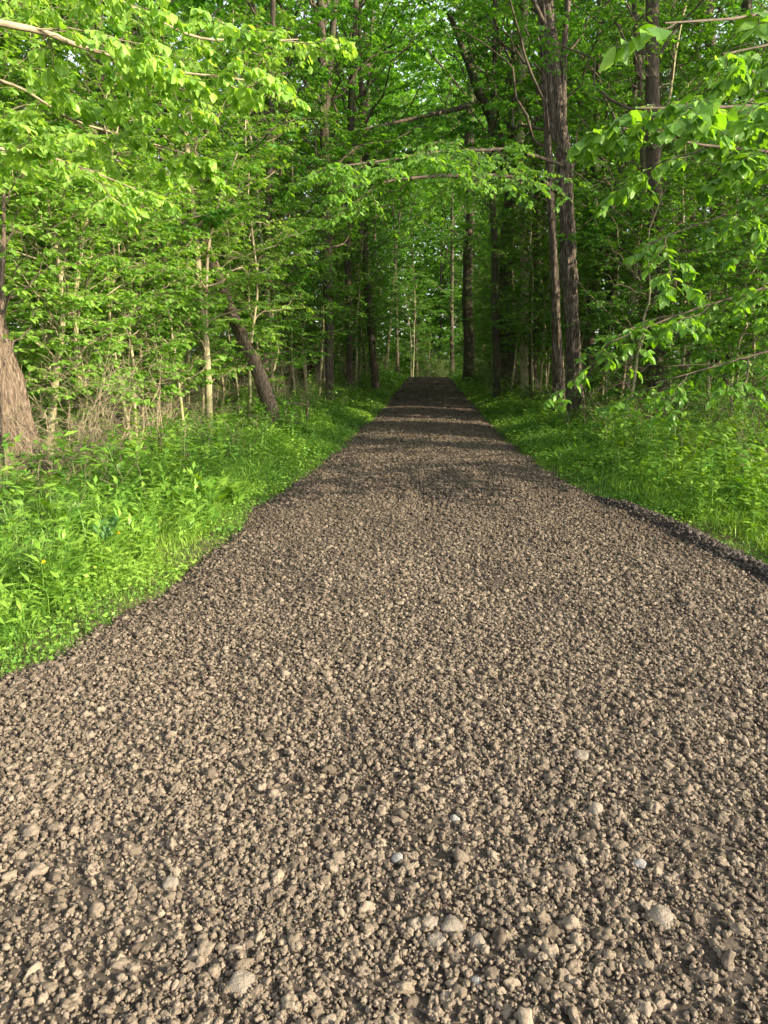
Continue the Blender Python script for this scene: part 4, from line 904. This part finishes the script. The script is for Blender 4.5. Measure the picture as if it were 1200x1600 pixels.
def weed(seed, H=.4, stems=3, whorls=12):
    rng = np.random.default_rng(seed); W, C = Geo(), Geo()
    o = rng.normal(0, .05, (stems, 3)); o[:, 2] = -.02
    d = nrm(np.array([0, 0, 1.]) + rng.normal(0, .15, (stems, 3))); L = H * rng.uniform(.7, 1.2, stems)
    P = curves(o, d, L, 8, rng, .06, 0); tubes(W, P, .0028 * np.ones((stems, 8)), 4)
    oo, dd, l, t = children(P, whorls * 2, rng, .12, 1, 1.15, .3, 1, 0, .15, False, 0)
    leaves(C, oo, dd, np.array([0, 0, 1.]) + rng.normal(0, .2, dd.shape), H * .28 * (1.15 - .5 * t) * rng.uniform(.8, 1.2, len(t)), rng.uniform(.4, .95, len(t)), 'lance', 1.3)
    return W, C
def build_plants():
    rng = np.random.default_rng(91)
    def put(name, W, C, u, v, label, cat, wm='herb', cm='herb', dz=0, group=None, cn='leaves'):
        p = G(u, v); z = float(gz(p[0:1], p[1:2])[0])
        r = assemble(name, (p[0], p[1], z + dz), [('stem', W, M[wm], True), (cn, C, M[cm], False)])
        return tag(r, label, cat, group)
    for i, (u, v, H, lab) in enumerate([(313, 808, .62, 'fern-like plant with feathery fronds above the dandelion on the left verge'), (352, 796, .58, 'fern-like plant with feathery fronds right of its twin, near the path edge'),
                                        (118, 860, .6, 'fern-like seedling with paired leaflets below the thick tan trunk'), (150, 845, .5, 'low feathery plant right of the seedling below the thick tan trunk'),
                                        (60, 805, .7, 'tall compound-leaved plant at the foot of the thick tan trunk')]):
        W, C = fern_like(400 + i, H, 5); put('fern', W, C, u, v, lab, 'fern')
    protos = []
    spots = [(110, 905), (150, 890), (205, 870), (240, 850), (120, 940), (60, 900), (175, 925), (270, 830), (225, 890), (30, 960), (330, 830), (90, 975), (260, 800), (200, 830), (370, 800), (20, 1000), (300, 850)]
    for i, (u, v) in enumerate(spots):
        p = G(u, v); z = float(gz(p[0:1], p[1:2])[0])
        if len(protos) < 5:
            W, C = weed(500 + i, rng.uniform(.42, .56)); r = assemble('weed', (0, 0, 0), [('stem', W, M['herb'], True), ('leaves', C, M['herb'], False)]); protos.append(r)
        else: r = copy_tree(protos[i % 5])
        r.location = (p[0], p[1], z); r.rotation_euler = (0, 0, rng.uniform(0, 6))
        tag(r, ['first', 'second', 'third', 'fourth', 'fifth', 'sixth', 'seventh', 'eighth', 'ninth', 'tenth', 'eleventh', 'twelfth', 'thirteenth', 'fourteenth', 'fifteenth', 'sixteenth', 'seventeenth'][sorted(q[0] for q in spots).index(u)] + ' upright narrow-leaved weed from the left in the left verge', 'weed', 'narrow-leaved weeds in the left verge')
    # burdock
    W, C = Geo(), Geo()
    P = curves(np.zeros((1, 3)), np.array([[.1, -.25, .95]]), np.array([.40]), 6, rng, .03, .1); tubes(W, P, .005 * np.ones((1, 6)), 6)
    a = np.linspace(-1, 1, 9); b = np.linspace(0, 1, 12); A, B = np.meshgrid(a, b)
    wd = .105 * np.sin(np.clip(B, 0, 1) ** .55 * math.pi * .97 + .05) ; X = A * wd; Yy = B * .24 - .03 * (1 - B) * np.abs(A); Zz = .03 * np.abs(A) ** 1.5 + .012 * np.sin(A * 9 + B * 11) - .10 * B ** 2
    tip = P[0, -1]; c, s = math.cos(.5), math.sin(.5)
    V = np.stack([tip[0] + X * .9 + Yy * .15, tip[1] - Yy * .55 - Zz * .4, tip[2] + Zz + .06 * (1 - B) + Yy * .35 * 0 + X * .25], -1)
    idx = np.arange(108).reshape(12, 9); C.add(V, f4=np.stack([idx[:-1, :-1], idx[:-1, 1:], idx[1:, 1:], idx[1:, :-1]], -1))
    put('burdock', W, C, 172, 905, 'single broad dark blue-green leaf on a stalk among the weeds of the left verge', 'plant', 'herb', 'burdock')
    # dandelions
    for u, v, lab in ((75, 958, 'yellow dandelion nearest the camera on the left verge'), (111, 938, 'yellow dandelion just behind the nearest one'), (313, 815, 'yellow dandelion by the fern-like plants near the path edge'), (186, 900, 'half-hidden yellow dandelion beside the broad dark leaf')):
        W, C = Geo(), Geo(); h = .30
        P = curves(np.zeros((1, 3)), np.array([[0, 0, 1.]]), np.array([h]), 6, rng, .05, 0); tubes(W, P, .002 * np.ones((1, 6)), 5)
        n = 60; az = rng.uniform(0, 6.28, n); el = rng.uniform(.05, 1.2, n)
        leaves(C, np.repeat(P[:, -1], n, 0), np.stack([np.cos(az) * np.cos(el), np.sin(az) * np.cos(el), np.sin(el)], 1), rng.normal(0, 1, (n, 3)), rng.uniform(.014, .022, n), rng.random(n), 'lance', 1.5)
        put('dandelion', W, C, u, v, lab, 'flower', 'herb', 'yellow', cn='flower_head')
    # grass tufts
    for u, v, H, n, lab in ((75, 870, .62, 420, 'tall blue-green grass tuft below the thick tan trunk'), (25, 930, .5, 300, 'tall blue-green grass tuft at the left edge of the view'),
                            (770 + 80, 705, .45, 160, 'tall grass tuft at the right verge in front of the shaggy-barked tree')):
        p = G(u, v); g = Geo(); r = .28
        a = rng.uniform(0, 6.28, n); q = rng.random(n) ** .7 * r; x, y = q * np.cos(a), q * np.sin(a)
        blades(g, x, y, np.full(n, -.02), H * rng.uniform(.4, 1.2, n), rng.uniform(.005, .010, n), rng, .8, (.2, .9))
        z = float(gz(p[0:1], p[1:2])[0]); tag(link('grass_tuft', g.mesh('grass_tuft', M['blue_grass']), None, (p[0], p[1], z)), lab, 'grass tuft')
    g = Geo()
    for side in (-1, 1):
        p = scatter(rng, side, 4.5, 26, 1.0, 4.2, 5.5); n = len(p); o3 = np.stack([p[:, 0], p[:, 1], gz(p[:, 0], p[:, 1])], 1)
        d = nrm(np.array([0, 0, 1.]) + rng.normal(0, .28, (n, 3))); P = curves(o3, d, rng.uniform(.35, 1.05, n), 6, rng, .12, .15); tubes(g, P, .0032 * np.linspace(1, .4, 6)[None] * np.ones((n, 1)), 4)
        oo, dd, l, t = children(P, 3, rng, .4, .95, .7, .3, .22, .4, .1, True, .3); P2 = curves(oo, dd, l, 4, rng, .1, 0); tubes(g, P2, .0016 * np.ones((len(P2), 4)), 3)
    tag(link('dry_stems', g.mesh('dry_stems', M['twig_pale'], True)), 'dry pale stems left from last year standing among the green verge plants', 'dry stems', kind='stuff')
    # reeds on the right behind the brambles
    g = Geo(); n = 16000; x = rng.uniform(4.6, 13, n); y = rng.uniform(14, 22, n)
    blades(g, x, y, gz(x, y), rng.uniform(.35, .8, n), rng.uniform(.012, .022, n), rng, .5, (0, .8))
    tag(link('reeds', g.mesh('reeds', M['grass'])), 'tall dark green sedge growing behind the brambles on the right', 'sedge', kind='stuff')
    # fallen dark branch
    g = Geo(); Q = np.array([At(u, v, yy) for u, v, yy in ((436, 658, 13.0), (452, 657, 13.2), (470, 660, 13.6), (479, 668, 13.7), (480, 682, 13.7))]); Q[-1][2] = 0
    b = Q[-1].copy(); Qr, Rr = resample(Q - b, np.array([.02, .025, .025, .022, .02]), 24, .01, rng); tubes(g, Qr, Rr, 8, ridge=.3)
    Q2 = np.array([At(u, v, yy) for u, v, yy in ((438, 631, 13.3), (460, 630, 13.5), (482, 634, 13.8))]) - b; Qr, Rr = resample(Q2, np.array([.014, .016, .014]), 16, .01, rng); tubes(g, Qr, Rr, 7)
    Q2 = np.array([At(u, v, yy) for u, v, yy in ((481, 625, 13.8), (481, 650, 13.8), (480, 676, 13.8))]) - b; Qr, Rr = resample(Q2, np.array([.014, .018, .02]), 16, .01, rng); tubes(g, Qr, Rr, 7)
    tag(link('dead_branch', g.mesh('dead_branch', M['dead_dark'], True), None, tuple(b)), 'black dead branch bent over at the foot of the leaning brown trunk', 'branch')

build_ground()
build_gravel()
build_cover()
build_heroes()
build_forest()
build_plants()
